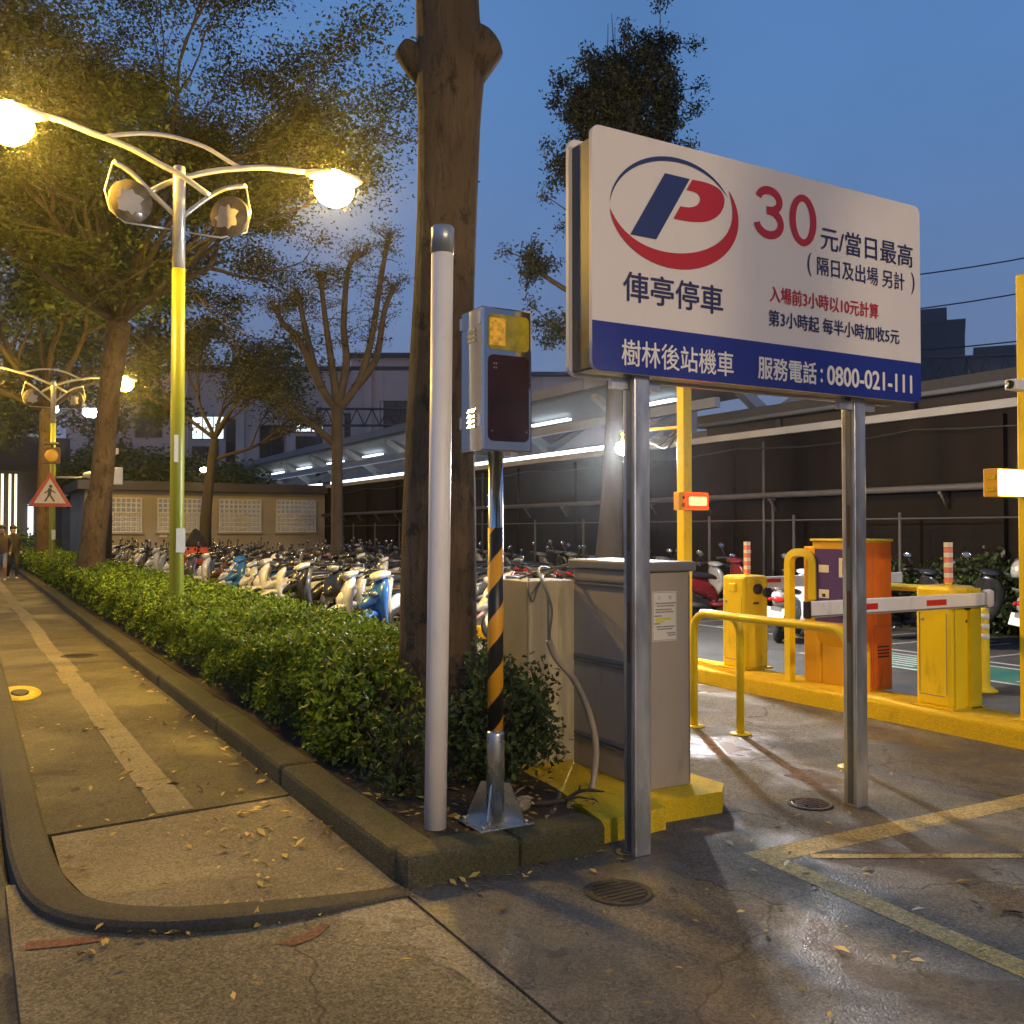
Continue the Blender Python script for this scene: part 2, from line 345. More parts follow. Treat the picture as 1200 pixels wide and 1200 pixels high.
    def build(s, name, mats, parent=None, loc=None):
        me = bpy.data.meshes.new(name); me.from_pydata(s.v, [], s.f)
        ms = mats if isinstance(mats, (list, tuple)) else [mats]
        for m in ms:
            if m is not None: me.materials.append(m)
        me.polygons.foreach_set('material_index', s.m); me.polygons.foreach_set('use_smooth', s.sm)
        bm = bmesh.new(); bm.from_mesh(me); bmesh.ops.recalc_face_normals(bm, faces=bm.faces[:]); bm.to_mesh(me); bm.free()
        o = bpy.data.objects.new(name, me); C.objects.link(o)
        if parent is not None: o.parent = parent
        if loc is not None: o.location = loc
        return o

def tag(o, label, cat, group=None, kind=None):
    if label: o['label'] = label
    if cat: o['category'] = cat
    if group: o['group'] = group
    if kind: o['kind'] = kind
    return o
def thing(name, loc, label, cat, rz=0., group=None):
    o = bpy.data.objects.new(name, None); C.objects.link(o); o.location = loc; o.rotation_euler = (0, 0, rz)
    o.empty_display_size = .2
    return tag(o, label, cat, group)
def struct(mb, name, m, label=None):
    o = mb.build(name, m); o['kind'] = 'structure'
    if label: o['label'] = label
    return o
def rrect(x0, z0, x1, z1, r, n=5):
    out = []
    for cx, cz, a0 in ((x1-r, z1-r, 0), (x0+r, z1-r, 90), (x0+r, z0+r, 180), (x1-r, z0+r, 270)):
        out += [(cx+r*math.cos(R(a0+90*i/n)), cz+r*math.sin(R(a0+90*i/n))) for i in range(n+1)]
    return out
def sheet(name, pts, z, m, label=None, th=.0, parent=None):
    mb = MB()
    if th: mb.prism(pts, z-th, z, 'z')
    else: mb.add([(x, y, z) for x, y in pts], [tuple(range(len(pts)))])
    if parent is None: return struct(mb, name, m, label)
    return mb.build(name, m, parent)
def smooth_path(pts, k=6):
    P = [Vector(p) for p in pts]; out = []
    for i in range(len(P)-1):
        a, b, c, d = P[max(i-1, 0)], P[i], P[i+1], P[min(i+2, len(P)-1)]
        for j in range(k):
            t = j/k
            out.append(.5*((2*b)+(c-a)*t+(2*a-5*b+4*c-d)*t*t+(3*b-a-3*c+d)*t**3))
    out.append(P[-1]); return out
def text_mesh(txt, x0, z0, x1, z1, y, bold=0., shear=0.):
    """lettering as flat mesh fitted to a box, standing in the x-z plane facing -y"""
    cu = bpy.data.curves.new('t', 'FONT'); cu.body = txt; cu.size = 1; cu.offset = bold; cu.shear = shear; cu.extrude = 0.; cu.resolution_u = 4
    o = bpy.data.objects.new('t', cu); C.objects.link(o)
    dg = bpy.context.evaluated_depsgraph_get(); dg.update()
    me = bpy.data.meshes.new_from_object(o.evaluated_get(dg))
    bpy.data.objects.remove(o); bpy.data.curves.remove(cu)
    n = len(me.vertices); co = np.empty(n*3); me.vertices.foreach_get('co', co); co = co.reshape(-1, 3)
    a = co.min(0); b = co.max(0)
    vs = [(x0+(p[0]-a[0])/(b[0]-a[0])*(x1-x0), y, z0+(p[1]-a[1])/(b[1]-a[1])*(z1-z0)) for p in co]
    fs = [tuple(p.vertices) for p in me.polygons]
    bpy.data.meshes.remove(me); return vs, fs
def lettering(items, m, parent, name='lettering'):
    for txt, x0, z0, x1, z1, y, bold in items:
        mb = MB(); w = bold*.13
        vs, fs = text_mesh(txt, x0+w, z0+w, x1-w, z1-w, y)
        for k, (dx, dz) in enumerate(((0, 0), (w, 0), (-w, 0), (0, w*.7), (0, -w*.7)) if bold > 0 else ((0, 0),)):
            mb.add([(x+dx, yy-.00025*k, z+dz) for x, yy, z in vs], fs)
        mb.build(name, m, parent)

nr = np.random.default_rng(5)
def leaves(name, P, size, m, parent=None, flat=0., aspect=.5):
    """many small pointed leaves (each a folded quad) at the points P"""
    P = np.asarray(P, float); n = len(P); size = np.broadcast_to(np.asarray(size, float), (n,))
    size = size*nr.uniform(.6, 1.3, n)
    d = nr.normal(size=(n, 3)); d[:, 2] *= (1-flat); d[:, 2] += (-.15 if flat < .8 else .12); d[:, 2] = np.where(flat >= .8, np.abs(d[:, 2]), d[:, 2]); d /= np.linalg.norm(d, axis=1)[:, None]
    u = nr.normal(size=(n, 3)); u[:, 2] += flat*3
    u -= d*np.sum(u*d, 1)[:, None]; u /= np.linalg.norm(u, axis=1)[:, None]+1e-9
    w = np.cross(d, u)
    s = size[:, None]
    v = np.empty((n, 4, 3))
    v[:, 0] = P; v[:, 1] = P+d*s*.45+w*s*aspect*.5+u*s*.08; v[:, 2] = P+d*s; v[:, 3] = P+d*s*.45-w*s*aspect*.5+u*s*.08
    me = bpy.data.meshes.new(name); me.vertices.add(n*4); me.vertices.foreach_set('co', v.reshape(-1))
    me.loops.add(n*4); me.loops.foreach_set('vertex_index', np.arange(n*4, dtype=np.int32))
    me.polygons.add(n); me.polygons.foreach_set('loop_start', np.arange(0, n*4, 4, dtype=np.int32))
    me.polygons.foreach_set('loop_total', np.full(n, 4, dtype=np.int32))
    me.update(calc_edges=True); me.materials.append(m)
    o = bpy.data.objects.new(name, me); C.objects.link(o)
    if parent is not None: o.parent = parent
    return o

# ------------------------------------------------------------------ ground and paving
sheet('ground', [(-250, -120), (350, -120), (350, 350), (-250, 350)], -.10, asphalt)
sheet('road', [(-9, -30), (.17, -30), (.17, 140), (-9, 140)], -.05, asphalt)
sheet('driveway', [(1.70, -8), (6.72, -8), (6.72, 14), (3.4, 14), (3.4, 5.4), (2.8, 4.0), (1.70, 4.1)], 0, driveway_m, th=.08)
sheet('parking_lot_ground', [(3.0, 13.9), (6.73, 13.9), (6.73, -8), (13.9, -8), (13.9, 130), (3.0, 130)], -.004, lot_asphalt, th=.08)
sheet('pavement', [(.17, -8), (1.685, -8), (1.685, 4.3), (.17, 4.9)], 0, apron_m, th=.08)
sheet('pavement_patch', [(1.38, 3.86), (1.44, 3.90), (1.52, 3.87), (1.60, 3.90), (1.672, 3.88), (1.675, 3.6), (1.66, 3.5), (1.673, 3.4), (1.672, 3.05), (1.65, 2.95), (1.63, 2.80), (1.60, 2.92), (1.575, 2.98), (1.56, 3.15), (1.52, 3.22), (1.53, 3.36), (1.47, 3.43), (1.485, 3.56), (1.42, 3.62), (1.43, 3.72), (1.36, 3.78)], .0015, patch_m)
sheet('pavement_paint_mark', [(.22, 4.18), (.36, 4.13), (.50, 4.09), (.49, 4.04), (.36, 4.06), (.21, 4.10)], .004, redpaint_m)
sheet('pavement_paint_mark', [(1.06, 3.68), (1.13, 3.71), (1.20, 3.72), (1.27, 3.78), (1.30, 3.75), (1.21, 3.66), (1.11, 3.63)], .004, redpaint_m)
sheet('sidewalk', [(.36, 5.53), (1.72, 5.66), (1.72, 130), (.36, 130)], .02, walk_m, th=.1)
slab = [(.40, 5.50), (.40, 4.9), (.47, 4.5), (.62, 4.25), (.85, 4.1), (1.10, 4.02), (1.40, 3.96), (1.69, 3.95), (1.70, 5.63)]
sheet('sidewalk_slab', slab, .016, slab_m, th=.08)
mb = MB(); y = 5.62
while y < 60:
    L_ = rnd.uniform(.5, 1.1); j = rnd.uniform(-.02, .02)
    x0 = 1.04-.006*(y-5); mb.add([(x0-.10+j, y, .024), (x0+.10+j, y, .024), (x0+.10+j-.006*L_, y+L_-.012, .024), (x0-.10+j-.006*L_, y+L_-.012, .024)], [(0, 1, 2, 3)]); y += L_
struct(mb, 'sidewalk_line', tactile_m)
# low kerb band round the pavement end
path = [(.28, 130, 0), (.285, 40, 0), (.29, 12, 0), (.29, 8, 0), (.285, 6, 0), (.29, 5.2, 0), (.33, 4.65, 0), (.44, 4.33, 0), (.66, 4.12, 0), (.92, 4.005, 0), (1.2, 3.95, 0), (1.45, 3.935, 0), (1.69, 3.93, 0)]
sp = smooth_path(path, 8); rings = []
for i, p in enumerate(sp):
    t = (sp[min(i+1, len(sp)-1)]-sp[max(i-1, 0)]).normalized(); nrm = Vector((-t.y, t.x, 0))
    k = min(1, max(.35, (1.9-p.x)/.9)) if p.y < 4.4 else 1
    hw = .095*(.5+.5*k); hh = .05*k
    rings.append([p+nrm*a*hw+Vector((0, 0, z)) for a, z in ((-1, -.09), (-1, hh*.55), (-.8, hh*.9), (-.4, hh), (.4, hh), (.8, hh*.9), (1, hh*.55), (1, -.09))])
mb = MB(); mb.loft(rings, smooth=False); struct(mb, 'kerb_band', band_m)
# planting kerb: stones with joints, the corner and its return
mb = MB(); y = 4.08
while y < 60:
    L_ = rnd.uniform(1.6, 2.6); mb.span((1.70+rnd.uniform(-.006, .006), y, -.05), (1.93, y+L_-.005, .15+rnd.uniform(-.008, .004)), 0, .03); y += L_
mb.span((1.72, 3.93, -.05), (2.30, 4.16, .145), 0, .03); mb.span((2.31, 3.95, -.05), (2.80, 4.17, .14), 0, .03)
mb.v = [(x, yy-(.0 if yy > 4.05 else (.03*(x-2.2))), z) for x, yy, z in mb.v]
struct(mb, 'kerb', kerb_m)
mb = MB(); mb.prism([(1.94, 4.17), (2.78, 4.17), (2.94, 4.62), (3.01, 5.61), (3.45, 5.61), (3.45, 130), (1.94, 130)], -.05, .13, 'z'); struct(mb, 'planting_bed', soil_m)
mb = MB()
for yy in range(5, 60): mb.span((3.46, yy, -.05), (3.60, yy+.99, .13), 0, .02)
struct(mb, 'kerb_back', band_m)
# painted lines on the driveway
def strip(name, pts, w, m, z=.004):
    mb = MB()
    for (a, b) in zip(pts[:-1], pts[1:]):
        a = Vector((*a, 0)); b = Vector((*b, 0)); t = (b-a).normalized(); n = Vector((-t.y, t.x, 0))*w/2
        mb.add([(q.x, q.y, z) for q in (a-n, b-n, b+n, a+n)], [(0, 1, 2, 3)])
    return struct(mb, name, m)
strip('yellow_line', [(3.36, 3.48), (6.6, 3.40)], .17, yline_m, .0012)
strip('yellow_line', [(3.42, 3.42), (3.32, 1.2), (3.28, -3)], .13, yline_m, .0020)
strip('yellow_line', [(3.62, 3.36), (4.56, 2.83), (6.0, 2.02)], .06, yline_m, .0028)
mb = MB()
for yy in np.arange(4, 40, .78): mb.add([(4.7, yy, .003), (6.6, yy+.0, .003), (6.6, yy+.05, .003), (4.7, yy+.05, .003)], [(0, 1, 2, 3)]) if yy > 11.2 else None
mb.add([(6.62, 11.3, .003), (6.70, 11.3, .003), (6.70, 40, .003), (6.62, 40, .003)], [(0, 1, 2, 3)])
for yy in np.arange(2.0, 40, .78): mb.add([(10.9, yy, .003), (12.9, yy, .003), (12.9, yy+.05, .003), (10.9, yy+.05, .003)], [(0, 1, 2, 3)])
mb.add([(10.8, 1, .003), (10.88, 1, .003), (10.88, 40, .003), (10.8, 40, .003)], [(0, 1, 2, 3)])
mb.add([(9.45, 3, .003), (9.53, 3, .003), (9.53, 9, .003), (9.45, 9, .003)], [(0, 1, 2, 3)])
mb.add([(10.5, 3, .003), (10.57, 3, .003), (10.57, 9, .003), (10.5, 9, .003)], [(0, 1, 2, 3)])
struct(mb, 'parking_line', wline_m)
sheet('green_lane', [(9.55, 3), (10.48, 3), (10.48, 8.6), (9.55, 8.6)], .002, green_m)
mb = MB()
for y0 in (5.1, 7.4):
    for k in range(5): mb.add([(9.65+.16*k, y0, .006), (9.72+.16*k, y0, .006), (9.72+.16*k, y0+.9, .006), (9.65+.16*k, y0+.9, .006)], [(0, 1, 2, 3)])
    mb.add([(9.65, y0+.95, .006), (10.36, y0+.95, .006), (10.36, y0+1.03, .006), (9.65, y0+1.03, .006)], [(0, 1, 2, 3)])
struct(mb, 'green_lane_marking', wline_m)
hz = MB().span((-260, -130, -1.1), (360, 360, 45)).build('lens_glow_volume', None); hz['kind'] = 'stuff'; hz['label'] = 'scattering volume added to give the lens glow round the lamps'
hm = bpy.data.materials.new('lens_glow'); hm.use_nodes = True; hm.node_tree.nodes.clear()  # thin volume added to stand in for lens bloom round the lamps
ho = hm.node_tree.nodes.new('ShaderNodeOutputMaterial'); hv = hm.node_tree.nodes.new('ShaderNodeVolumePrincipled'); hm.node_tree.links.new(hv.outputs[0], ho.inputs['Volume'])
hv.inputs['Color'].default_value = (.95, .95, .95, 1); hv.inputs['Density'].default_value = GLOW_DENSITY; hv.inputs['Anisotropy'].default_value = .93
hz.data.materials.clear(); hz.data.materials.append(hm)
# covers in the paving
def cover(loc, r, m, label, holes=True, squash=1.):
    t = thing('manhole_cover', loc, label, 'manhole cover')
    f = MB(); f.lathe([(r, 0), (r, .006), (r*.86, .008), (r*.85, .002)], n=28); o = f.build('frame', band_m, t)
    g = MB(); g.lathe([(r*.84, 0), (r*.84, .005), (r*.8, .007)], n=28)
    for k in range(-3, 4):
        w = math.sqrt(max(0, .62*r*r-(k*r/4.5)**2)); g.box((0, k*r/4.5, .008), (2*w, r*.07, .004), 0)
    g.build('lid', m, t); t.scale = (1, squash, 1); return t
cast = mat('cast_iron', (.05, .045, .04), .55, .5, .3, 20, .2, 60)
cover((2.52, 3.45, .001), .15, cast, 'dark iron manhole cover in the driveway in front of the kerb end')
cover((4.30, 4.0, .001), .13, mat('wet_iron', (.09, .06, .05), .3, .6, .3, 20, .3, 60), 'wet iron manhole cover by the foot of the farther sign post')
cover((1.26, 13.2, .021), .22, cast, 'round iron manhole cover set in the sidewalk beside the pale strip')
t = thing('valve_cover', (.47, 10.45, .021), 'small dark valve lid ringed with bright yellow paint on the sidewalk', 'valve cover')
f = MB(); f.lathe([(.30, 0), (.30, .004), (.14, .005)], n=26); o = f.build('painted_ring', mat('ring_yellow', (.55, .40, .02), .6, 0, .3, 9), t)
f = MB(); f.lathe([(.13, .003), (.13, .012), (.10, .014)], n=20); f.build('lid', cast, t); t.scale = (.62, 1.6, 1)

# ------------------------------------------------------------------ wall, railway side and buildings
t = thing('boundary_wall', (14.0, 0, 0), 'long dark stained concrete wall with a pale coping behind the scooters', 'wall')
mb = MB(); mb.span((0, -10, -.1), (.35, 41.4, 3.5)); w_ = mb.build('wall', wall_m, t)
mb = MB()
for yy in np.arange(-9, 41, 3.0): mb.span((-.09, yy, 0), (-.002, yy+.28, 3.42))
mb.build('pilaster', wall_m, t)
mb = MB(); mb.span((-.10, -10, 3.503), (.5, 41.4, 3.64)); mb.build('coping', mat('pale_coping', (.24, .225, .22), .7, 0, .1, 2), t)
mb = MB()
mb.tube([(-.25, -10, 2.3), (-.25, 41, 2.3)], .06, 8)
for yy in np.arange(-9, 41, 1.9): mb.tube([(-.25, yy, 2.24), (-.05, yy, 1.98)], .025, 6); mb.span((-.26, yy-.03, 2.2), (-.095, yy+.03, 2.245))
mb.build('pipe', rail_grey, t)
for yy, z1 in ((13.9, 2.2), (14.15, 3.4), (26.2, 3.4)):
    mb = MB(); mb.tube([(-.045, yy, .1), (-.045, yy, z1)], .03, 8); mb.build('conduit', steel_dark, t)
mb = MB(); P_ = []
for k in range(0, 45): P_.append((-.16, 2+k*.85, 3.30-.10*abs(math.sin(k*math.pi/5))))
mb.tube(P_, .014, 5); mb.build('cable', black_rub, t)
t = thing('chain_link_fence', (13.4, 0, 0), 'thin grey posts and rail of a mesh fence before the dark wall', 'fence')
for yy in np.arange(3.5, 40, 2.33):
    mb = MB(); mb.tube([(0, yy, 0), (0, yy, 1.9)], .028, 8); mb.build('post', rail_grey, t)
mb = MB(); mb.tube([(0, 3.5, 1.80), (0, 39.7, 1.80)], .014, 6); mb.build('rail', rail_grey, t)

def block(name, loc, rz, label, cat, w, d, h, m, roofm=None, over=.3):
    t = thing(name, loc, label, cat, rz)
    mb = MB(); mb.span((-w/2, 0, -.1), (w/2, d, h)); mb.build('wall', m, t)
    mb = MB(); mb.span((-w/2-over, -over, h+.003), (w/2+over, d+over, h+.35)); mb.build('roof', roofm or m, t)
    return t
def window(t, x, z, w, h, glass, frame=None, nx=2, nz=2, y=0.):
    fr = MB()
    for k in range(nx+1): fr.box((x+w*(k/nx-.5), y-.04, z), (.06, .12, h+.08))
    for k in range(nz+1): fr.box((x, y-.045, z+h*(k/nz-.5)), (w+.05, .10, .06))
    f_ = fr.build('window', frame or steel_dark, t)
    p = MB(); p.span((x-w/2, y-.02, z-h/2), (x+w/2, y+.0-.005, z+h/2)); p.build('pane', glass, f_)
    return f_
# railway station behind the tracks
st = block('station_building', (22.0, 80, 0), R(-29.8), 'mauve station building with a long flat roofline and lit windows', 'building', 34, 14, 15.1, mauve_wall, station_dark, .35)
mb = MB()
for x in (-12.5, -7, -2.2, 2.1, 5.1, 9.5, 14): mb.span((x-.35, -.42, 0), (x+.35, -.004, 15.0))
mb.build('pilaster', mauve_wall, st)
for x, z, w, h, gl in ((-5.0, 10.3, 2.7, 1.9, lit_win), (3.7, 10.4, 3.6, .9, lit_win), (3.7, 9.0, 3.2, 1.1, glass_dark), (-2.9, 9.2, 1.1, 3.6, glass_dark), (.4, 9.0, 2.0, 3.0, glass_dark), (-10, 10.5, 2.2, 2, glass_dark), (-10, 6.6, 2.2, 1.4, glass_dark), (-5.2, 8.1, 2.2, 1.2, glass_dark), (7.3, 10, 1.5, 3, glass_dark), (12, 10.5, 2, 2, glass_dark)):
    window(st, x, z, w, h, gl, None, max(1, int(w/.9)), 1 if h < 1.2 else 2)
mb = MB(); mb.tube([(8.0, 4, 15.3), (8.0, 4, 20.5)], .05, 5); mb.tube([(-4, 4, 15.3), (-4, 4, 18)], .04, 5); mb.build('antenna', steel_dark, st)
s2 = block('station_wing', (33.2, 73.2, 0), R(-29.8), 'taller mauve station wing stepping up behind the pollarded tree', 'building', 12, 14, 16.2, mauve_wall, station_dark, .3)
mb = MB()
for x in (-4.5, 0, 4.2): mb.span((x-.3, -.34, 0), (x+.3, -.004, 16.1))
mb.build('pilaster', mauve_wall, s2)
window(s2, -2.2, 11, 2.6, 3, glass_dark)
s3 = block('station_annex', (46.0, 64.5, 0), R(-29.8), 'lower brown station annex seen between the signal and the big sign', 'building', 15, 14, 14.4, mauve_wall, station_dark, .3)
mb = MB()
for x in (-5, 0, 5): mb.span((x-.3, -.34, 0), (x+.3, -.004, 14.3))
mb.build('pilaster', mauve_wall, s3); window(s3, 2, 10, 2.6, 2, glass_dark)
# lattice gantry over the tracks
t = thing('track_gantry', (0, 0, 0), 'dark steel lattice gantry spanning the tracks before the station', 'gantry')
mb = MB(); a = Vector((22.0, 66.5, 9.2)); b = Vector((33.5, 60.0, 9.2)); nseg = 12
mb.tube([a, b], .09, 6); mb.tube([a+Vector((0, 0, 1.2)), b+Vector((0, 0, 1.2))], .09, 6)
for k in range(nseg):
    p = a.lerp(b, k/nseg); q = a.lerp(b, (k+.5)/nseg)+Vector((0, 0, 1.2)); r_ = a.lerp(b, (k+1)/nseg)
    mb.tube([p, q], .05, 5); mb.tube([q, r_], .05, 5)
mb.build('truss', steel_dark, t)
for p in (a, b):
    mb = MB(); mb.tube([(p.x, p.y, 0), (p.x, p.y, 10.5)], .18, 8); mb.build('post', steel_dark, t)
# platform canopy
t = thing('platform_canopy', (0, 0, 0), 'long pale railway platform canopy on white columns, lit from below', 'canopy')
mb = MB()
for yy in range(20, 80, 6):
    mb.prism([(17.6, 6.25), (20.0, 5.55), (22.6, 6.35), (22.6, 6.6), (20.0, 5.85), (17.6, 6.6)], yy+.03, yy+5.97, 'y')
mb.build('roof', canopy_m, t)
mb = MB()
for yy in range(20, 81, 6):
    mb.prism([(18.0, 6.2), (20.0, 5.0), (22.2, 6.2), (22.2, 6.05), (20.0, 4.6), (18.0, 6.0)], yy-.15, yy+.15, 'y')
mb.span((17.9, 20, 5.02), (18.1, 80, 5.3)); mb.build('beam', mat('canopy_beam', (.34, .34, .36), .5, 0, .08, 1), t)
for yy in range(20, 81, 6):
    mb = MB(); mb.span((19.8, yy-.2, 0), (20.2, yy+.2, 4.9)); mb.build('column', canopy_m, t)
for y0, y1 in ((24, 36), (36.5, 44), (44.5, 53), (55, 66)):
    mb = MB(); mb.span((18.25, y0, 4.15), (18.45, y1, 4.42)); o = mb.build('light_strip', tube_m, t)
for y0 in np.arange(23, 78, 6.0):
    mb = MB(); mb.span((18.9, y0, 5.62), (19.1, y0+2.6, 5.70)); o = mb.build('light_tube', tube_m, t)
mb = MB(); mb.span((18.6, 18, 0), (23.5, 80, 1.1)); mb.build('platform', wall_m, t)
mb = MB(); mb.span((23.0, 18, 1.1), (23.2, 80, 5.2)); mb.build('back_wall', mat('platform_back_wall', (.22, .22, .25), .8, 0, .2, .3), t)
t = block('platform_shed', (21.5, 5.0, 0), 0, 'low dark trackside shed with pale gutter just over the wall, right of the sign post', 'shed', 6, 16, 4.55, station_dark, mat('shed_roof', (.07, .065, .066), .7, 0, .15), .2)
mb = MB(); mb.tube([(-3.27, -.2, 4.60), (-3.27, 16, 4.60)], .06, 8); mb.build('gutter', canopy_m, t)
for yy in (2, 5, 9, 13): mb = MB(); mb.tube([(-3.2, yy, 0), (-3.2, yy, 4.5)], .09, 8); mb.build('downpipe', rail_grey, t)
# far apartment blocks, right
t = block('apartment_block', (105.5, 77, 0), R(-29.8-25), 'dark apartment block with a stepped roof far behind the sign\'s right end', 'building', 6.5, 8, 27.6, station_dark, station_dark, .1)
mb = MB(); mb.span((-2, 2, 27.95), (1.2, 5, 30.0)); mb.build('roof_hut', station_dark, t)
for k in range(4): window(t, -1.5+k*.9, 22+.6*(k % 2), .5, .9, glass_dark, None, 1, 1)
t = block('apartment_block', (113.0, 74, 0), R(-29.8-25), 'lower dark apartment block beside the yellow post with one lit window', 'building', 9, 8, 23.4, mat('far_render', (.10, .09, .095), .85, 0, .2, .6), station_dark, .1)
mb = MB(); mb.span((-2.5, 1, 23.75), (2.5, 5, 25.2)); mb.build('roof_hut', station_dark, t)
window(t, -1.0, 18.6, .9, .7, far_white, None, 1, 1)
for x, z in ((-3, 21.5), (0, 21.5), (2.6, 21.5), (-3, 18.5), (2.6, 18.5)): window(t, x, z, 1.2, 1.1, glass_dark, None, 2, 1)
t = thing('signal_gantry', (0, 0, 0), 'dark lattice railway signal gantry far behind the right end of the sign', 'gantry')
mb = MB(); a = Vector((44.5, 33.5, 9.3)); b = Vector((48.5, 28.5, 9.1)); nseg = 7
mb.tube([a, b], .07, 6); mb.tube([a+Vector((0, 0, 1.6)), b+Vector((0, 0, 1.6))], .07, 6)
for k in range(nseg):
    p = a.lerp(b, k/nseg); q = a.lerp(b, (k+.5)/nseg)+Vector((0, 0, 1.6)); r_ = a.lerp(b, (k+1)/nseg); mb.tube([p, q], .04, 5); mb.tube([q, r_], .04, 5)
mb.build('truss', steel_dark, t)
for p in (a, b): mb = MB(); mb.tube([(p.x, p.y, 0), (p.x, p.y, 10.9)], .16, 8); mb.build('post', steel_dark, t)
# overhead wires
for (a, b), lb in zip((((31.5, 28.6, 12.06), (46, 17.5, 15.3)), ((31.5, 28.6, 10.6), (46, 17.5, 13.9)), ((31.5, 28.6, 9.1), (46, 17.5, 11.3))),
                      ('highest of the three overhead wires right of the sign', 'middle of the three overhead wires right of the sign', 'lowest of the three overhead wires right of the sign')):
    a = Vector(a); b = Vector(b); pts = [a.lerp(b, k/12)-Vector((0, 0, .6*math.sin(math.pi*k/12))) for k in range(13)]
    o = MB().tube(pts, .03, 5).build('overhead_wire', black_rub); tag(o, lb, 'wire', 'overhead wires')
# beige building with lattice windows
bb = thing('toilet_building', (9.7, 41.5, 0), 'low beige block with four lattice windows at the far end of the lot', 'building')
mb = MB(); mb.span((-5.6, 0, -.1), (4.65, 6, 3.25)); mb.build('wall', beige_wall, bb)
mb = MB(); mb.span((-5.9, -.5, 3.253), (4.9, 6.4, 3.62)); mb.build('roof', eave_m, bb)
for x in (-4.35, -1.95, .55, 3.0):
    f_ = MB()
    for k in range(10): f_.box((x+1.75*(k/9-.5), -.05, 2.25), (.05, .09, 1.4))
    for k in range(8): f_.box((x, -.055, 1.57+1.36*k/7), (1.80, .085, .05))
    for k in range(9):
        for j in range(4): f_.ell((x+1.75*((k+.5)/9-.5), -.045, 1.67+.195*j), (.062, .02, .062), 0, 6, 4)
    w_ = f_.build('lattice_window', lattice_m, bb)
    p = MB(); p.span((x-.9, -.012, 1.55), (x+.9, -.004, 2.95)); p.build('pane', lattice_back, w_)
    p = MB(); p.span((x-.98, -.13, 1.47), (x+.98, -.004, 1.545)); p.build('sill', beige_wall, w_)
mb = MB(); mb.span((-2.75, -.03, 1.35), (-2.45, -.004, 1.7)); mb.build('notice', paper, bb)

# lit kiosk and shops far left
t = thing('lit_kiosk', (4.95, 55, 0), 'small kiosk with a white lit fascia behind the far tree trunk', 'kiosk', R(-5))
mb = MB(); mb.span((-.6, 0, 0), (2.0, 3, 3.7)); mb.build('wall', mat('kiosk_wall', (.16, .16, .17), .7, 0, .3, 1), t)
mb = MB(); mb.span((-.62, -.5, 3.75), (.75, .1, 4.05)); mb.build('fascia', mat('lit_fascia', (1, 1, 1), .4, 0, 0, emit=1.7, ecol=(.9, .95, 1)), t)
mb = MB(); mb.prism([(-.8, 4.055), (2.2, 4.055), (1.4, 5.3), (.1, 4.9)], -.7, 3.2, 'y'); mb.build('roof', eave_m, t)
mb = MB(); mb.span((-.1, -.06, 1.0), (.75, -.004, 3.6)); mb.build('shop_window', mat('kiosk_glass', (.5, .6, .7), .2, 0, .8, 2.5, emit=.45, ecol=(.7, .85, 1)), t)
t = thing('lit_shopfront', (.2, 72, 0), 'far shopfront with warm lit columns at the left edge', 'shop')
mb = MB(); mb.span((-6, .5, 0), (6, 6, 8)); mb.build('wall', station_dark, t)
for x in (1.87, 2.32, 2.67, 4.4):
    mb = MB(); mb.tube([(x, 0, .4), (x, 0, 5.4 if x < 3 else 2.6)], .075, 8); mb.build('column', lit_warm, t)
mb = MB(); mb.span((3.42, .2, .9), (3.75, .45, 3.4)); mb.build('light_panel', lit_win, t)
mb = MB(); mb.span((-6.2, -.3, 5.6), (6.2, .45, 6.1)); mb.build('canopy', eave_m, t)

# ------------------------------------------------------------------ street lamps
def lamp_bowl(t, x, z, sgn):
    hd = MB(); hd.loft([[(x+sgn*dx, hw*math.cos(2*math.pi*j/12), z+.02+hz*math.sin(2*math.pi*j/12)) for j in range(12)] for dx, hw, hz in ((-.42, .035, .035), (-.30, .09, .06), (-.1, .17, .09), (.15, .18, .09), (.32, .12, .07), (.40, .03, .02))])
    h = hd.build('lamp_head', pole_silver, t)
    bw = MB(); bw.ell((x, 0, z-.13), (.28, .25, .25), 0, 16, 8); bw.build('bowl', sodium, h)
def lantern(t, c, r, tiltz, frame, m2):
    M = Matrix.Translation(c) @ Matrix.Rotation(tiltz, 4, 'Z') @ Matrix.Rotation(R(-90), 4, 'X')
    s_ = MB(); s_.lathe([(r*.97, -.05), (r, 0), (r*.97, .05), (r*.8, .10), (r*.4, .13), (.01, .14)], n=20, M=M)
    o = s_.build('lantern', shade_m, t)
    q = MB(); k = []
    for i in range(18):
        a_ = 2*math.pi*i/18; rr = r*(.45+.3*((i*7) % 5)/5); k.append((rr*math.cos(a_)-.02, rr*math.sin(a_)+.02))
    q.prism(k, -.062, -.055, 'z', M=M); q.build('torn_cover', torn_m, o)
    fr = MB(); fr.tube(frame, .012, 6); fr.build('lantern_hanger', pole_silver, t)
    return o
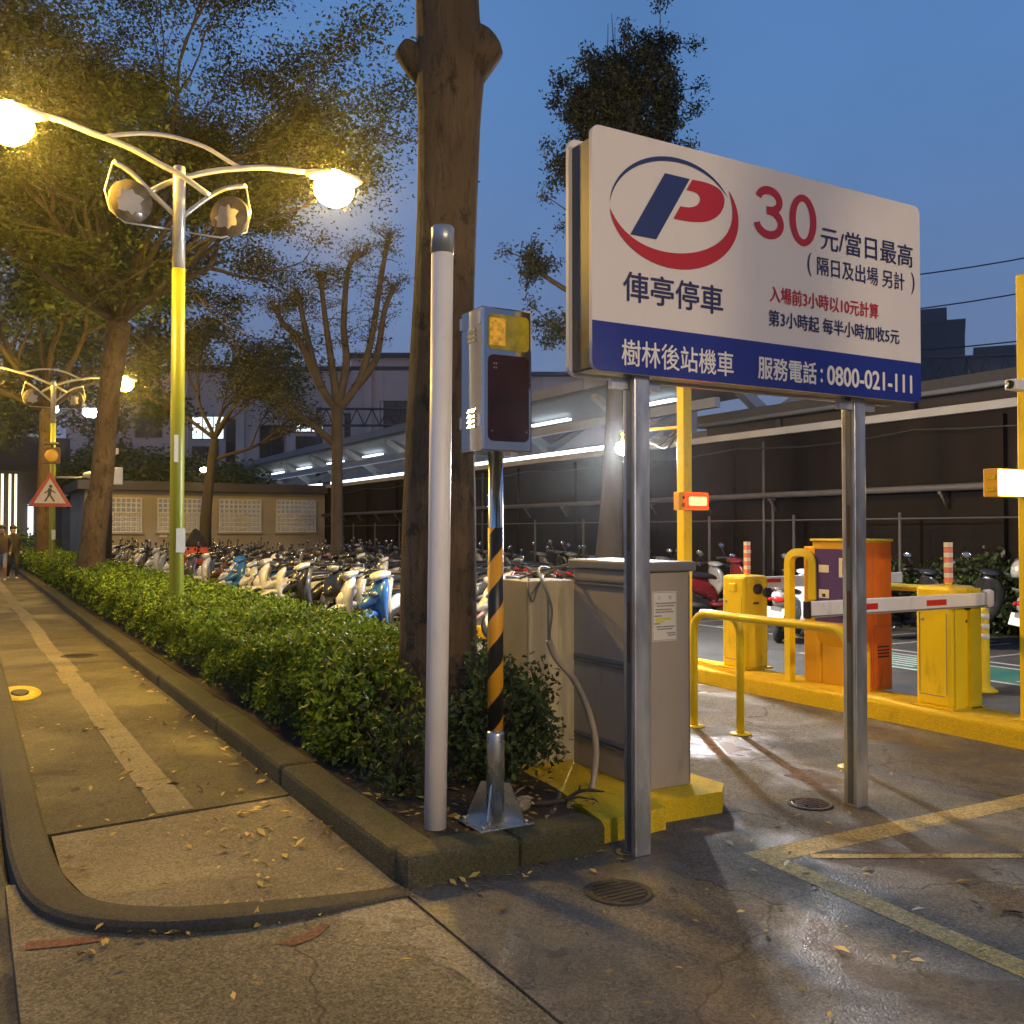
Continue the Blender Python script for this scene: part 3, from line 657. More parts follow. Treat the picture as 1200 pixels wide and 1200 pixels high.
def street_lamp(loc, label):
    t = thing('street_lamp', loc, label, 'street lamp', 0, 'double armed street lamps along the kerb')
    mb = MB(); mb.lathe([(.16, 0), (.16, .03), (.10, .05), (.09, .3), (.086, 2.4), (.082, 4.78)], n=18); p = mb.build('pole', pole_green, t)
    mb = MB(); mb.lathe([(.081, 4.782), (.076, 6.0), (.07, 6.08), (.02, 6.1)], n=18); mb.build('upper_pole', pole_silver, t)
    L_ = [(-1.62, 0, 6.40), (-1.36, 0, 6.38), (-1.01, 0, 6.30), (-.61, 0, 6.20), (-.23, 0, 6.04), (0, 0, 5.95), (.36, 0, 5.76)]
    R_ = [(-.34, 0, 5.72), (-.12, 0, 5.88), (.16, 0, 6.02), (.48, 0, 6.14), (.8, 0, 6.22), (1.1, 0, 6.28), (1.7, 0, 6.33)]
    for pts, dy in ((L_, -.09), (R_, .09)):
        mb = MB(); mb.tube([(x, dy*max(0, 1-abs(x)), z) for x, y, z in smooth_path(pts, 4)], .036, 8); mb.build('arm', pole_silver, t)
    mb = MB(); mb.tube(smooth_path([(-.9, -.02, 6.27), (-.76, -.02, 6.32), (-.42, 0, 6.42), (-.08, 0, 6.45), (.31, 0, 6.40), (.62, .02, 6.28), (.8, .02, 6.22)], 4), .026, 8); mb.build('arch', pole_silver, t)
    for pts in ([(-.04, 0, 5.45), (-.34, 0, 5.70), (-.57, 0, 5.90), (-.78, 0, 6.0)], [(.06, 0, 5.47), (.32, 0, 5.72), (.56, 0, 5.90), (.84, 0, 5.99)]):
        mb = MB(); mb.tube(smooth_path(pts, 4), .03, 8); mb.build('bracket', pole_silver, t)
    lantern(t, (-.58, 0, 5.54), .265, R(8), [(-.78, 0, 6.0), (-.87, 0, 5.63), (-.81, 0, 5.40), (-.64, 0, 5.27), (-.08, 0, 5.27)], 0)
    lantern(t, (.64, 0, 5.55), .265, R(-42), [(.84, 0, 5.99), (.90, 0, 5.64), (.85, 0, 5.38), (.52, 0, 5.26), (.08, 0, 5.26)], 0)
    lamp_bowl(t, -1.92, 6.36, -1); lamp_bowl(t, 2.04, 6.30, 1)
    mb = MB(); mb.box((-.03, -.092, 2.5), (.05, .004, .34)); mb.build('pasted_notice', paper, p)
    mb = MB(); mb.box((.03, -.096, 1.35), (.11, .004, .3)); mb.build('pasted_notice', paper, p)
    return t
lamp = street_lamp((2.3, 12.5, .13), 'near street lamp with yellow green pole and two torn round lanterns')
def copy_tree(o, parent=None):
    c = o.copy(); C.objects.link(c)
    if parent is not None: c.parent = parent
    for ch in o.children: copy_tree(ch, c)
    return c
for yy, lb in ((32.5, 'far street lamp carrying the walking figure warning triangle'), (-9.5, 'street lamp behind the viewer beside the driveway')):
    o = copy_tree(lamp); o.location = (2.3, yy, .13); o['label'] = lb
    for ch in o.children_recursive:
        if ch.name.startswith('bowl'): ch.material_slots[0].link = 'OBJECT'; ch.material_slots[0].material = sodium_far if yy > 0 else warm_bowl

# triangle warning sign and flasher on the far lamp
t = thing('warning_sign', (2.22, 32.36, 2.7), 'red edged triangle sign with a black walking figure on the far lamp', 'road sign', R(-5))
def tri(s_): return [(-.55*s_, -.32*s_), (.55*s_, -.32*s_), (0, .64*s_)]
mb = MB(); mb.prism(tri(1.12), -.012, .012, 'y'); o = mb.build('plate', tri_red, t)
mb = MB(); mb.prism(tri(.80), -.018, -.013, 'y'); mb.build('face', tri_white, o)
mb = MB()
mb.ell((.02, -.022, .26), (.05, .003, .05), 0, 10, 6)
for a_, b_, w in (((0, .2), (-.02, -.02), .10), ((-.02, 0), (-.14, -.2), .05), ((0, 0), (.12, -.2), .05), ((0, .17), (-.15, .05), .035), ((0, .17), (.15, .06), .035)):
    a_ = Vector((a_[0], 0, a_[1])); b_ = Vector((b_[0], 0, b_[1])); d_ = (b_-a_); n_ = Vector((-d_.z, 0, d_.x)).normalized()*w/2
    mb.add([(q.x, -.022, q.z) for q in (a_-n_, b_-n_, b_+n_, a_+n_)], [(0, 1, 2, 3)])
mb.build('walking_figure', black_pl, o)
t = thing('warning_flasher', (2.25, 32.30, 3.9), 'amber flasher box with a dark solar hood above the triangle sign', 'traffic light', R(-5))
mb = MB(); mb.box((0, 0, 0), (.48, .2, .5), 0, None, .02); mb.build('housing', mat('flasher_box', (.20, .09, .02), .5), t)
mb = MB(); mb.ell((0, -.10, 0), (.19, .04, .19)); mb.build('lens', mat('flasher_lens', (.5, .24, .02), .3, emit=.25, ecol=(1, .45, .03)), t)
mb = MB(); mb.box((0, -.05, .38), (.4, .42, .04), 0, Matrix.Rotation(R(12), 4, 'X')); mb.tube([(0, 0, .25), (0, 0, .38)], .03, 6); mb.build('hood', black_pl, t)
t = thing('cctv_dome', (3.0, 32.45, 3.35), 'white camera dome on a short bracket beside the far lamp', 'camera')
mb = MB(); mb.ell((.45, 0, 0), (.32, .2, .12)); mb.build('dome', white_steel, t)
mb = MB(); mb.tube([(-.6, 0, -.1), (0, 0, -.1), (.4, 0, -.05)], .03, 6); mb.build('bracket', pole_silver, t)
# black camera post by the left trunk
t = thing('camera_post', (3.55, 30.0, .0), 'slim black post topped by a camera and a white box', 'post')
mb = MB(); mb.tube([(0, 0, 0), (0, 0, 3.85)], .16, 8); mb.build('pole', black_pl, t)
mb = MB(); mb.box((.05, -.2, 3.9), (.42, .6, .18), 0, None, .03); mb.build('camera', white_steel, t)
mb = MB(); mb.box((.28, -.05, 3.2), (.28, .2, .5), 0, None, .02); mb.build('junction_box', white_steel, t)
for lc, lb in (((4.15, 40, 6.15), 'bright white floodlight left of the big leaning trunk'), ((2.72, 40, 6.2), 'bright white floodlight just beside the far lamp pole')):
    t = thing('floodlight', lc, lb, 'floodlight')
    mb = MB(); mb.ell((0, 0, 0), (.30, .2, .16)); mb.build('lens', far_white, t)
    mb = MB(); mb.box((0, .14, .14), (.6, .3, .1), 0, None, .03); mb.tube([(0, .2, .1), (-.9, .2, .9)], .04, 6); mb.build('housing', pole_silver, t)
t = thing('wall_lamp', (8.6, 40.9, 4.15), 'small warm lamp above the beige block roof', 'lamp')
mb = MB(); mb.ell((0, 0, 0), (.16, .12, .10)); mb.build('lens', far_warm, t)
mb = MB(); mb.tube([(0, .1, -.6), (0, .1, .12), (0, 0, .12)], .025, 6); mb.build('bracket', steel_dark, t)

# ------------------------------------------------------------------ trees
def grow(mb, p, d, L_, r, lev, maxlev, spread, up, nch, tips, mi=0, shrink=.72, n=None):
    pts = [p.copy()]; rs = [r]; k = 4; d = d.normalized()
    for i in range(k):
        d = (d+Vector((rnd.gauss(0, .10), rnd.gauss(0, .10), rnd.gauss(0, .06)+up*.12))).normalized()
        p = p+d*L_/k; pts.append(p.copy()); rs.append(r*(1-.45*(i+1)/k))
        if lev >= maxlev-1: tips.append((p.copy(), d.copy(), lev))
    mb.tube(pts, rs, n or max(5, 9-lev*2), mi)
    if lev < maxlev:
        for c in range(nch):
            a = Vector((rnd.gauss(0, 1), rnd.gauss(0, 1), rnd.gauss(0, .7))); a = (a-d*a.dot(d)).normalized()
            s_ = spread*rnd.uniform(.6, 1.3); q = pts[-1] if c < 2 else pts[rnd.choice((2, 3))]
            grow(mb, q, d*math.cos(s_)+a*math.sin(s_), L_*shrink*rnd.uniform(.8, 1.15), rs[-1] if c < 2 else rs[-2]*.7, lev+1, maxlev, spread, up, nch, tips, mi, shrink)
def tip_points(tips, per, s_, flat=.35):
    out = []
    for p, d, lev in tips:
        c = np.array(p); out.append(c+nr.normal(size=(per, 3))*np.array([s_, s_, s_*flat]))
    return np.concatenate(out)
def trunk_tube(mb, prof, mi=0, n=20, wob=.04):
    """prof: (x,y,z,r) - an uneven trunk"""
    rings = []
    P = smooth_path([p[:3] for p in prof], 4); rr = np.interp(np.linspace(0, len(prof)-1, len(P)), range(len(prof)), [p[3] for p in prof])
    ph = [rnd.uniform(0, 6.28) for _ in range(4)]
    for i, p in enumerate(P):
        ring = []
        for j in range(n):
            a = 2*math.pi*j/n
            q = 1+wob*(math.sin(2*a+ph[0]+p.z*.5)+.7*math.sin(3*a+ph[1]-p.z*.9)+.5*math.sin(5*a+ph[2]+p.z*1.7))
            ring.append((p.x+rr[i]*q*math.cos(a), p.y+rr[i]*q*math.sin(a), p.z))
        rings.append(ring)
    mb.loft(rings, mi)

# 1. the big trunk close by, limbs sawn off
t = thing('street_tree', (2.6, 5.45, .13), 'huge bare trunk with sawn limb stubs behind the white pole', 'tree')
mb = MB()
trunk_tube(mb, [(0, .02, -.1, .38), (0, .01, .05, .31), (0, 0, .25, .262), (-.01, 0, .8, .235), (-.01, -.02, 1.6, .22), (-.01, -.03, 2.3, .20), (0, -.05, 3.0, .188), (.01, -.06, 3.5, .188), (.01, -.08, 4.0, .195), (.01, -.09, 4.27, .212), (0, -.1, 4.5, .208), (-.02, -.11, 4.85, .198), (-.04, -.13, 5.8, .19), (-.1, -.1, 7.2, .16)])
for a_, b_, r0, r1 in (((-.10, -.03, 4.36), (-.27, .02, 4.50), .10, .065), ((.10, -.14, 4.42), (.25, -.2, 4.58), .15, .115)):
    a_ = Vector(a_); b_ = Vector(b_); mb.tube([a_, a_.lerp(b_, .5), a_.lerp(b_, .92), b_], [r0*1.15, r0, r1*1.12, r1*.9], 12)
tr = mb.build('trunk', bark_m, t)
mb = MB(); tips = []
for an, el, Lf in ((0, 35, 1), (60, 42, 1), (125, 30, 1), (180, 40, 1), (240, 32, 1.05), (300, 38, 1), (90, 75, 1)):
    d = Vector((math.cos(R(an))*math.cos(R(el)), math.sin(R(an))*math.cos(R(el)), math.sin(R(el)))); grow(mb, Vector((-.1, -.1, 7.1)), d, 1.9*Lf, .08, 0, 3, .55, .1, 3, tips)
mb.build('branch', bark_dark, t)
for z, an, s_ in ((.75, -1.9, .05), (1.55, -2.0, .07), (1.45, -.95, .04), (2.32, -2.15, .06), (.9, -.9, .04), (2.0, -.75, .03), (1.0, -1.0, .05)):
    r_ = .172 if z > 1.8 else .195
    mb = MB(); mb.ell((r_*math.cos(an)-.01, r_*math.sin(an)-.02, z), (s_*.9, s_*.9, s_*1.3), 0, 12, 8); mb.build('knot', bark_m, tr)
leaves('crown', tip_points(tips, 22, .36, .5), .14, leaf_tree, t)  # crown above the view, spread wide to keep skylight off the paving

# 2. big camphor tree
def big_tree(loc, label, trunk, first, maxlev, limbs, L0, r0, spread, per, csize, lsize, lm, flat=.35, bark=bark_m, nch=3, shrink=.72, up=.15, extra=None, keep=None, grp='leafy street trees beside the sidewalk'):
    t = thing('street_tree', loc, label, 'tree', 0, grp)
    mb = MB(); trunk_tube(mb, trunk, 0, 18, .05); tips = []
    top = Vector(trunk[-1][:3])
    for k, (an, el, Lf, zf) in enumerate(limbs):
        base = top.copy(); base.z = trunk[0][2]+(top.z-trunk[0][2])*zf if zf < 1 else top.z
        d = Vector((math.cos(R(an))*math.cos(R(el)), math.sin(R(an))*math.cos(R(el)), math.sin(R(el))))
        grow(mb, base-d*.1, d, L0*Lf, r0, 0, maxlev, spread, up, nch, tips, 1, shrink)
    mb.build('trunk', [bark, bark_limb], t)
    P = tip_points(tips, per, csize, flat)
    if keep is not None: P = P[keep(P)]
    if extra is not None: P = np.concatenate([P, extra])
    leaves('crown', P, lsize, lm, t, flat=.4); return t
big_tree((2.5, 23, .1), 'tall leafy tree leaning over the lamp with a mottled yellow lit trunk',
         [(-.08, 0, -.1, .40), (-.10, 0, .5, .32), (-.04, 0, 1.3, .28), (.04, 0, 2.1, .285), (.12, 0, 2.6, .25), (.25, 0, 4.5, .235), (.45, 0, 6.2, .26)], 0, 4,
         [(-5, 50, 1.15, 1), (60, 48, 1.05, 1), (-65, 46, 1.1, 1), (150, 50, .9, 1), (-150, 40, 1.0, 1), (100, 70, 1.2, 1), (-20, 72, 1.25, 1), (15, 38, 1.05, 1), (200, 20, .9, 1), (-110, 12, .9, 1), (-100, 60, 1.0, 1)], 2.7, .095, .52, 44, .30, .098, leaf_tree, .30, keep=lambda P: (P[:, 2] > 6.1+np.clip(P[:, 0]-.6, 0, 1.4)*1.35+.35*np.sin(P[:, 0]*3+P[:, 1]*2)) & (nr.uniform(size=len(P)) < np.clip(1.25-np.clip(P[:, 0]-1.5, 0, 9)*.17, .2, 1)))
big_tree((2.45, 39, .1), 'second leafy street tree behind the far lamp with a pale yellow trunk',
         [(-.02, 0, -.1, .34), (0, 0, 1, .28), (.05, 0, 3, .25), (.1, 0, 6, .25)], 0, 3,
         [(0, 40, 1.2, 1), (60, 40, 1.1, 1), (-60, 35, 1.15, 1), (140, 45, 1.2, 1), (-140, 40, 1.2, 1), (90, 70, 1.3, 1), (-90, 70, 1.3, 1), (180, 25, 1.0, .98)], 3.4, .13, .55, 52, .48, .24, leaf_dark, .55)
big_tree((-1.2, 58, 0), 'dark tree mass at the far end of the sidewalk', [(0, 0, -.1, .35), (0, 0, 2, .3), (0, 0, 4.5, .3)], 0, 3,
         [(0, 30, 1.2, 1), (60, 30, 1.1, 1), (-60, 25, 1.15, 1), (140, 35, 1.2, 1), (-140, 30, 1.2, 1), (90, 70, 1.3, 1), (-90, 70, 1.3, 1)], 3.4, .17, .55, 30, .5, .32, leaf_dark, .6, bark_dark)
# 4. airy tree before the station
big_tree((7.65, 36, 0), 'thin airy tree before the station, behind the lamp pole', [(0, 0, -.1, .24), (.0, 0, 2.0, .2), (.15, 0, 3.8, .17), (.3, 0, 5.0, .15)], 0, 3,
         [(5, 55, 1.0, 1), (70, 60, .9, 1), (180, 35, 1.1, 1), (-60, 60, 1.0, 1), (-5, 18, 1.1, .85), (175, 75, 1.1, 1)], 1.75, .085, .55, 15, .28, .13, leaf_twig, .3, bark_dark)
for lc, s_, lb in (((6.6, 49.5, 0), .72, 'dark broad tree rising behind the beige block, left part'), ((11.0, 50.5, 0), .62, 'dark low tree behind the right part of the beige block')):
    big_tree(lc, lb, [(0, 0, -.1, .3), (0, 0, 1.5, .25), (0, 0, 2.6, .22)], 0, 3, [(0, 35, s_, 1), (60, 40, s_, 1), (180, 35, s_, 1), (-60, 40, s_, 1), (120, 60, s_, 1), (240, 35, s_, 1)], 1.8, .12, .6, 30, .5, .28, leaf_dark, .6, bark_dark)
big_tree((2.3, -2.2, .1), 'unseen tree added behind the viewer to shade the upper trunk', [(0, 0, -.1, .3), (0, 0, 2, .24), (0, 0, 4.6, .22)], 0, 3,
         [(0, 35, 1.0, 1), (60, 40, 1.0, 1), (-60, 35, 1.0, 1), (140, 40, 1.0, 1), (-140, 40, 1.0, 1), (90, 70, 1.0, 1)], 2.5, .12, .55, 34, .42, .19, leaf_tree, .45)  # tree out of view, added so its crown dims the upper trunk
# 5. pollarded tree before the wall
t = thing('pollarded_tree', (8.8, 24.95, 0), 'pollarded tree with thick upright limbs and short twigs', 'tree')
mb = MB(); trunk_tube(mb, [(0, 0, -.1, .2), (0, 0, 1.5, .165), (-.02, 0, 3.5, .15), (-.02, 0, 5.0, .16)], 0, 14, .05); tips = []
for pts in ([(0, 0, 4.9), (-.35, .3, 5.5), (-.6, .5, 6.5), (-.85, .5, 7.5), (-1.0, .5, 8.1)], [(0, 0, 5.0), (-.15, .1, 6.2), (-.3, .2, 7.4), (-.45, .2, 8.6)], [(0, 0, 5.0), (.2, -.1, 6.2), (.12, -.1, 7.2), (.25, -.1, 8.8), (.55, -.3, 9.2)],
            [(0, 0, 4.9), (.5, -.3, 5.7), (.8, -.5, 7.0), (1.0, -.6, 8.5), (1.2, -.7, 9.7)], [(.4, -.2, 5.5), (.9, -.5, 6.3), (1.1, -.6, 7.6), (1.35, -.7, 8.3)], [(0, 0, 3.9), (-.5, .3, 4.4), (-1.1, .6, 4.9), (-1.4, .8, 5.1)],
            [(-.35, .3, 5.5), (-.9, .6, 6.8), (-1.3, .8, 7.3), (-1.5, .9, 7.75)]):
    P_ = smooth_path(pts, 5); rs = [max(.05, .12-.065*i/(len(P_)-1)) for i in range(len(P_))]; rs[-1] = .09; rs[-2] = .085
    mb.tube(P_, rs, 8)
    for i in range(len(P_)//3, len(P_)):
        for _ in range(9 if i > len(P_)*.8 else 3):
            d = Vector((rnd.gauss(0, 1), rnd.gauss(0, 1), rnd.gauss(.5, .5))).normalized(); e = P_[i]+d*rnd.uniform(.2, .55)
            mb.tube([P_[i], P_[i].lerp(e, .5)+Vector((0, 0, .03)), e], [.02, .012, .006], 5); tips.append((e, d, 3))
mb.build('trunk', mat('bark_warm', (.062, .047, .036), .85, 0, .35, 4, .4, 14), t)
leaves('crown', tip_points(tips, 18, .09, 1), .07, leaf_twig, t)
# 6. tall tree behind the sign
t = thing('tall_tree', (11.75, 16.3, 0), 'tall clipped tree rising behind the sign with dark tufts of leaves', 'tree')
mb = MB(); trunk_tube(mb, [(-.1, 0, -.1, .36), (-.05, 0, 1.0, .30), (.05, 0, 2.5, .25), (.12, 0, 4.5, .21), (.15, 0, 7.0, .19), (.05, .1, 9.0, .16)], 0, 14, .04); tips = []
def limb(pts, r0, r1, dens):
    P_ = smooth_path(pts, 4); mb.tube(P_, [r0+(r1-r0)*i/(len(P_)-1) for i in range(len(P_))], 8)
    for i in range(int(len(P_)*(.35 if dens > 5 else .62)), len(P_)):
        for _ in range(dens):
            d = Vector((rnd.gauss(0, 1), rnd.gauss(0, 1), rnd.gauss(.3, .7))).normalized(); e = P_[i]+d*(rnd.uniform(.1, .45) if rnd.random() < .8 else rnd.uniform(.45, .85))
            mb.tube([P_[i], e], [.018, .007], 4); tips.append((e, d, 3))
limb([(.05, .1, 8.8), (-.25, .25, 9.6), (-.3, .3, 10.6), (-.2, .3, 11.3)], .13, .05, 6)
limb([(.1, .1, 9.2), (.08, .3, 10.0), (.15, .2, 10.9), (.1, .2, 11.5)], .08, .03, 7)
limb([(.1, 0, 9.4), (.3, .2, 10.2), (.28, .1, 11.2)], .06, .03, 6)
limb([(.3, -.1, 9.4), (.75, -.3, 9.3), (1.15, -.4, 9.6)], .06, .03, 6)
limb([(.05, .1, 8.8), (.35, -.1, 9.5), (.45, -.2, 10.6), (.5, -.3, 11.7)], .14, .05, 7)
limb([(.3, 0, 9.3), (.85, -.35, 9.9), (1.05, -.5, 10.6), (1.1, -.5, 11.0)], .09, .04, 7)
limb([(.4, -.2, 10.4), (.75, -.35, 11.2), (.95, -.45, 12.0)], .07, .03, 6)
limb([(-.25, .25, 9.6), (-.5, .4, 10.2), (-.45, .4, 10.9)], .06, .03, 6)
limb([(.15, 0, 8.6), (-.5, .35, 9.0), (-.85, .55, 9.35)], .08, .04, 4)
limb([(.15, 0, 6.3), (-.7, .4, 6.6), (-1.3, .85, 7.1), (-1.5, .95, 7.35)], .07, .035, 4)
limb([(.15, 0, 5.3), (-.6, .3, 5.6), (-1.15, .7, 5.95)], .06, .03, 4)
limb([(.15, 0, 7.5), (-.4, .25, 8.0), (-.7, .45, 8.3)], .05, .025, 1)
for k in range(7):
    a_ = Vector((rnd.uniform(-.5, 1.1), rnd.uniform(-.3, .3), rnd.uniform(11.4, 11.9))); mb.tube([a_, a_+Vector((rnd.gauss(0, .06), 0, rnd.uniform(.5, 1.0)))], [.012, .005], 4)
mb.build('trunk', bark_dark, t)
leaves('crown', tip_points(tips, 85, .095, 1), .085, leaf_sil, t)

# ------------------------------------------------------------------ hedge and shrubs
def bumps(a, b): return .5*(np.sin(a*2.3+b)*.5+np.sin(a*5.1+1.3+b*2)*.3+np.sin(a*9.7+.4+b*3)*.25)
def hedge(name, x0, x1, y0, y1, top, n, label, cat, lm, near=True, lsize=.043, base=.13, parts=True):
    t = thing(name, ((x0+x1)/2, y0, base), label, cat)
    u = nr.uniform(0, 1, n)
    y = y0+(y1-y0)*(u**(2.6 if near else 1.0))
    w = x1-x0; h = top-base
    s_ = nr.uniform(0, w+1.6*h, n)
    H = h*(1+.26*bumps(y*1.3, 0.)+.07*nr.normal(size=n)*(nr.uniform(size=n) < .35))
    wall1 = s_ < h*.8; wall2 = s_ > w+h*.8
    inset = np.abs(nr.normal(0, .075, n))-.035
    z_ = nr.uniform(0, 1, n)
    x = np.where(wall1, x0+inset+.13*bumps(y*1.4, 2.)+.05*np.sin(z_*9+y*4), np.where(wall2, x1-inset+.07*bumps(y, 4.), x0+(s_-h*.8)))
    z = np.where(wall1, H*np.sqrt(.02+.98*z_), np.where(wall2, H*nr.uniform(.1, 1, n), H-inset+.11*bumps(x*2+y, 1.)))
    ed = np.minimum(x-x0, x1-x); z = np.where(~wall1 & ~wall2, z-.20*np.exp(-np.maximum(ed, 0)/.12), z)
    endc = np.minimum(1, (y-y0+.05)/.35); z *= .55+.45*endc
    P = np.stack([x-(x0+x1)/2, y-y0, z], 1)
    sz = lsize*(1+.05*np.maximum(y-8, 0))
    leaves('foliage', P, np.minimum(sz, .12), lm, t, aspect=.55)
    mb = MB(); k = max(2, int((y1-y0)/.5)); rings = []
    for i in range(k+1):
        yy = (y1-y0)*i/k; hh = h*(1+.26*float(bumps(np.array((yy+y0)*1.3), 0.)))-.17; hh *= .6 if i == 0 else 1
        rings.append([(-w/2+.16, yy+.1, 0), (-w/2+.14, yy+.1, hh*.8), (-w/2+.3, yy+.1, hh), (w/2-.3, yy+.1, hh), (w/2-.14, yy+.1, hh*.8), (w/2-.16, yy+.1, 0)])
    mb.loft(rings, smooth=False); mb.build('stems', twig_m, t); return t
hedge('hedge', 1.98, 3.35, 5.75, 46, .76, 165000, 'long clipped green hedge between the sidewalk kerb and the scooters', 'hedge', leaf_hedge)
def shrub(loc, dims, n, lsize, label, lm, cat='shrub', stems=14):
    t = thing('shrub', loc, label, cat)
    v = nr.normal(size=(n, 3)); v /= np.linalg.norm(v, axis=1)[:, None]; rr = nr.uniform(.45, 1.0, n)**.6
    lob = 1+.22*np.sin(v[:, 0]*5+v[:, 2]*4)+.15*np.sin(v[:, 1]*7+2)
    P = v*(rr*lob)[:, None]*np.array(dims)*np.array([1, 1, .55]); P[:, 2] = P[:, 2]+dims[2]*.55
    P = P[P[:, 2] > .02]; leaves('foliage', P, lsize, lm, t, aspect=.5)
    mb = MB()
    for k in range(stems):
        a_ = rnd.uniform(0, 6.28); r_ = rnd.uniform(.3, .8); mb.tube([(0, 0, 0), (.4*r_*dims[0]*math.cos(a_), .4*r_*dims[1]*math.sin(a_), dims[2]*.4), (r_*dims[0]*math.cos(a_), r_*dims[1]*math.sin(a_), dims[2]*rnd.uniform(.6, 1))], [.012, .009, .004], 5)
    mb.build('stem', twig_m, t); return t
shrub((2.2, 5.6, .13), (.36, .42, .78), 2600, .05, 'dense bright shrub closing the hedge end left of the trunk', leaf_hedge)
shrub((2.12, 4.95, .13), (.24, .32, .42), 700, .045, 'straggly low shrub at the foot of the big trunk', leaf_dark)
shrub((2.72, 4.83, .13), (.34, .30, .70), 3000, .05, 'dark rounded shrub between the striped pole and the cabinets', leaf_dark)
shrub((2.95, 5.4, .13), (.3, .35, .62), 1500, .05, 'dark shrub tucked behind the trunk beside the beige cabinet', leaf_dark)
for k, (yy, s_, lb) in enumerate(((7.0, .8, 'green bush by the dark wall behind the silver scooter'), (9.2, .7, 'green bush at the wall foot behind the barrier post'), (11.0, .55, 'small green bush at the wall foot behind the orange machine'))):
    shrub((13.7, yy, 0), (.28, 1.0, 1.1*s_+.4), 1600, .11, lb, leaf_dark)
shrub((2.6, 47.5, .1), (1.2, 1.6, 1.3), 1500, .18, 'rounded green shrub past the hedge\'s far end', leaf_hedge)

# fallen leaves and litter
pts = []
for _ in range(120): pts.append((rnd.uniform(.35, 1.66), rnd.uniform(3.0, 9.0)**1.0, .026))
for _ in range(26): pts.append((rnd.uniform(.4, 1.68), 4.0-.06*rnd.random()+max(0, (.7-0)*0), .012))
for _ in range(30): a_ = rnd.uniform(R(180), R(275)); pts.append((1.25+.98*math.cos(a_), 4.72+.86*math.sin(a_), .01))
for _ in range(70): pts.append((rnd.uniform(1.75, 4.2), rnd.uniform(2.2, 4.0), .006))
for _ in range(22): pts.append((rnd.uniform(1.75, 2.9), rnd.uniform(3.75, 3.93), .006))
for _ in range(30): pts.append((rnd.uniform(3.5, 6.5), rnd.uniform(2.5, 9), .006))
for _ in range(260): pts.append((rnd.uniform(1.95, 3.0), rnd.uniform(4.18, 5.4), .14))
for _ in range(60): pts.append((rnd.gauss(1.3, .18), rnd.gauss(5.0, .35), .022))
for _ in range(60): pts.append((rnd.uniform(1.6, 1.69), rnd.uniform(4.2, 12), .03))
P = np.array(pts); o = leaves('fallen_leaves', P, np.where(nr.uniform(size=len(P)) < .3, .075, .045), litter_m, None, flat=.9, aspect=.36); o['kind'] = 'stuff'; o['label'] = 'yellow and brown fallen leaves on the paving and soil'

# ------------------------------------------------------------------ the parking sign
sg = thing('parking_sign', (2.57, 3.735, 0), 'large white and blue parking price board on two galvanised posts', 'sign')
for x, y in ((.335, .085), (1.945, .115)):
    mb = MB(); mb.span((x-.048, y-.048, 0), (x+.048, y+.048, 3.48), 0, .006); p = mb.build('post', galv, sg)
    mb = MB(); mb.span((x-.0515, y-.014, .02), (x-.0485, y+.016, 3.3)); mb.span((x-.053, y-.022, .02), (x-.0485, y-.0165, 3.3)); mb.build('slot', galv_dark, p)
    mb = MB(); mb.span((x-.0525, y-.012, .95), (x-.0517, y+.012, 1.25)); mb.span((x-.0525, y-.01, 1.5), (x-.0517, y+.008, 1.75)); mb.build('rust_streak', rust, p)
bw, bz0, bz1 = 2.385, 2.365, 3.545
for y0, y1, nm in ((-.012, .012, 'board'), (.19, .214, 'board')):
    front = y0 < 0
    mb = MB(); mb.prism(rrect(0, bz0, bw, bz1, .045), y0, y1, 'y'); b_ = mb.build('board', board_white, sg)
    yo = y0-.002 if front else y1+.002
    low = [(0, 2.605), (bw, 2.605)]
    out = [(bw-.0005, 2.603)]+[q for q in rrect(.0005, bz0+.0005, bw-.0005, bz1, .045) if q[1] < 2.6]
    out = [(.0005, 2.603)]+[q for q in rrect(.0005, bz0+.0005, bw-.0005, bz1, .045) if q[1] < 2.6 and q[0] < bw/2]+[q for q in rrect(.0005, bz0+.0005, bw-.0005, bz1, .045) if q[1] < 2.6 and q[0] >= bw/2]+[(bw-.0005, 2.603)]
    mb = MB(); mb.prism(out, min(yo, y0 if front else y1), max(yo, y0 if front else y1), 'y'); mb.build('blue_band', board_blue, b_)
    if front: fb = b_
    else: b_['label'] = 'rear board facing away'
mb = MB()
for z in (2.55, 3.05, 3.4):
    mb.span((.06, .014, z-.02), (bw-.06, .036, z+.02)); mb.span((.06, .166, z-.02), (bw-.06, .188, z+.02))
mb.build('frame', board_back, sg)
mb = MB(); mb.span((.02, .015, bz0+.02), (.026, .187, bz1-.05)); mb.span((.03, .015, bz0+.012), (bw-.03, .187, bz0+.018)); mb.build('side_cover', board_back, sg)
for x in (.335, 1.945):
    mb = MB(); mb.box((x, .1, bz0-.035), (.30, .03, .05)); mb.build('bracket', galv, sg)
yt = -.016
lettering([('俥亭停車', .18, 2.715, .82, 2.865, yt, .016), ('元/當日最高', 1.54, 3.165, 2.315, 3.30, yt, .010), ('(', 1.435, 3.005, 1.465, 3.135, yt, 0), ('隔日及出場 另計', 1.51, 3.02, 2.24, 3.125, yt, .006), (')', 2.30, 3.01, 2.33, 3.14, yt, 0),
           ('第3小時起 每半小時加收5元', 1.14, 2.695, 2.19, 2.785, yt, .012)], ink_blue, fb)
lettering([('入場前3小時以10元計算', 1.15, 2.825, 2.01, 2.915, yt, .012)], ink_red, fb, 'red_lettering')
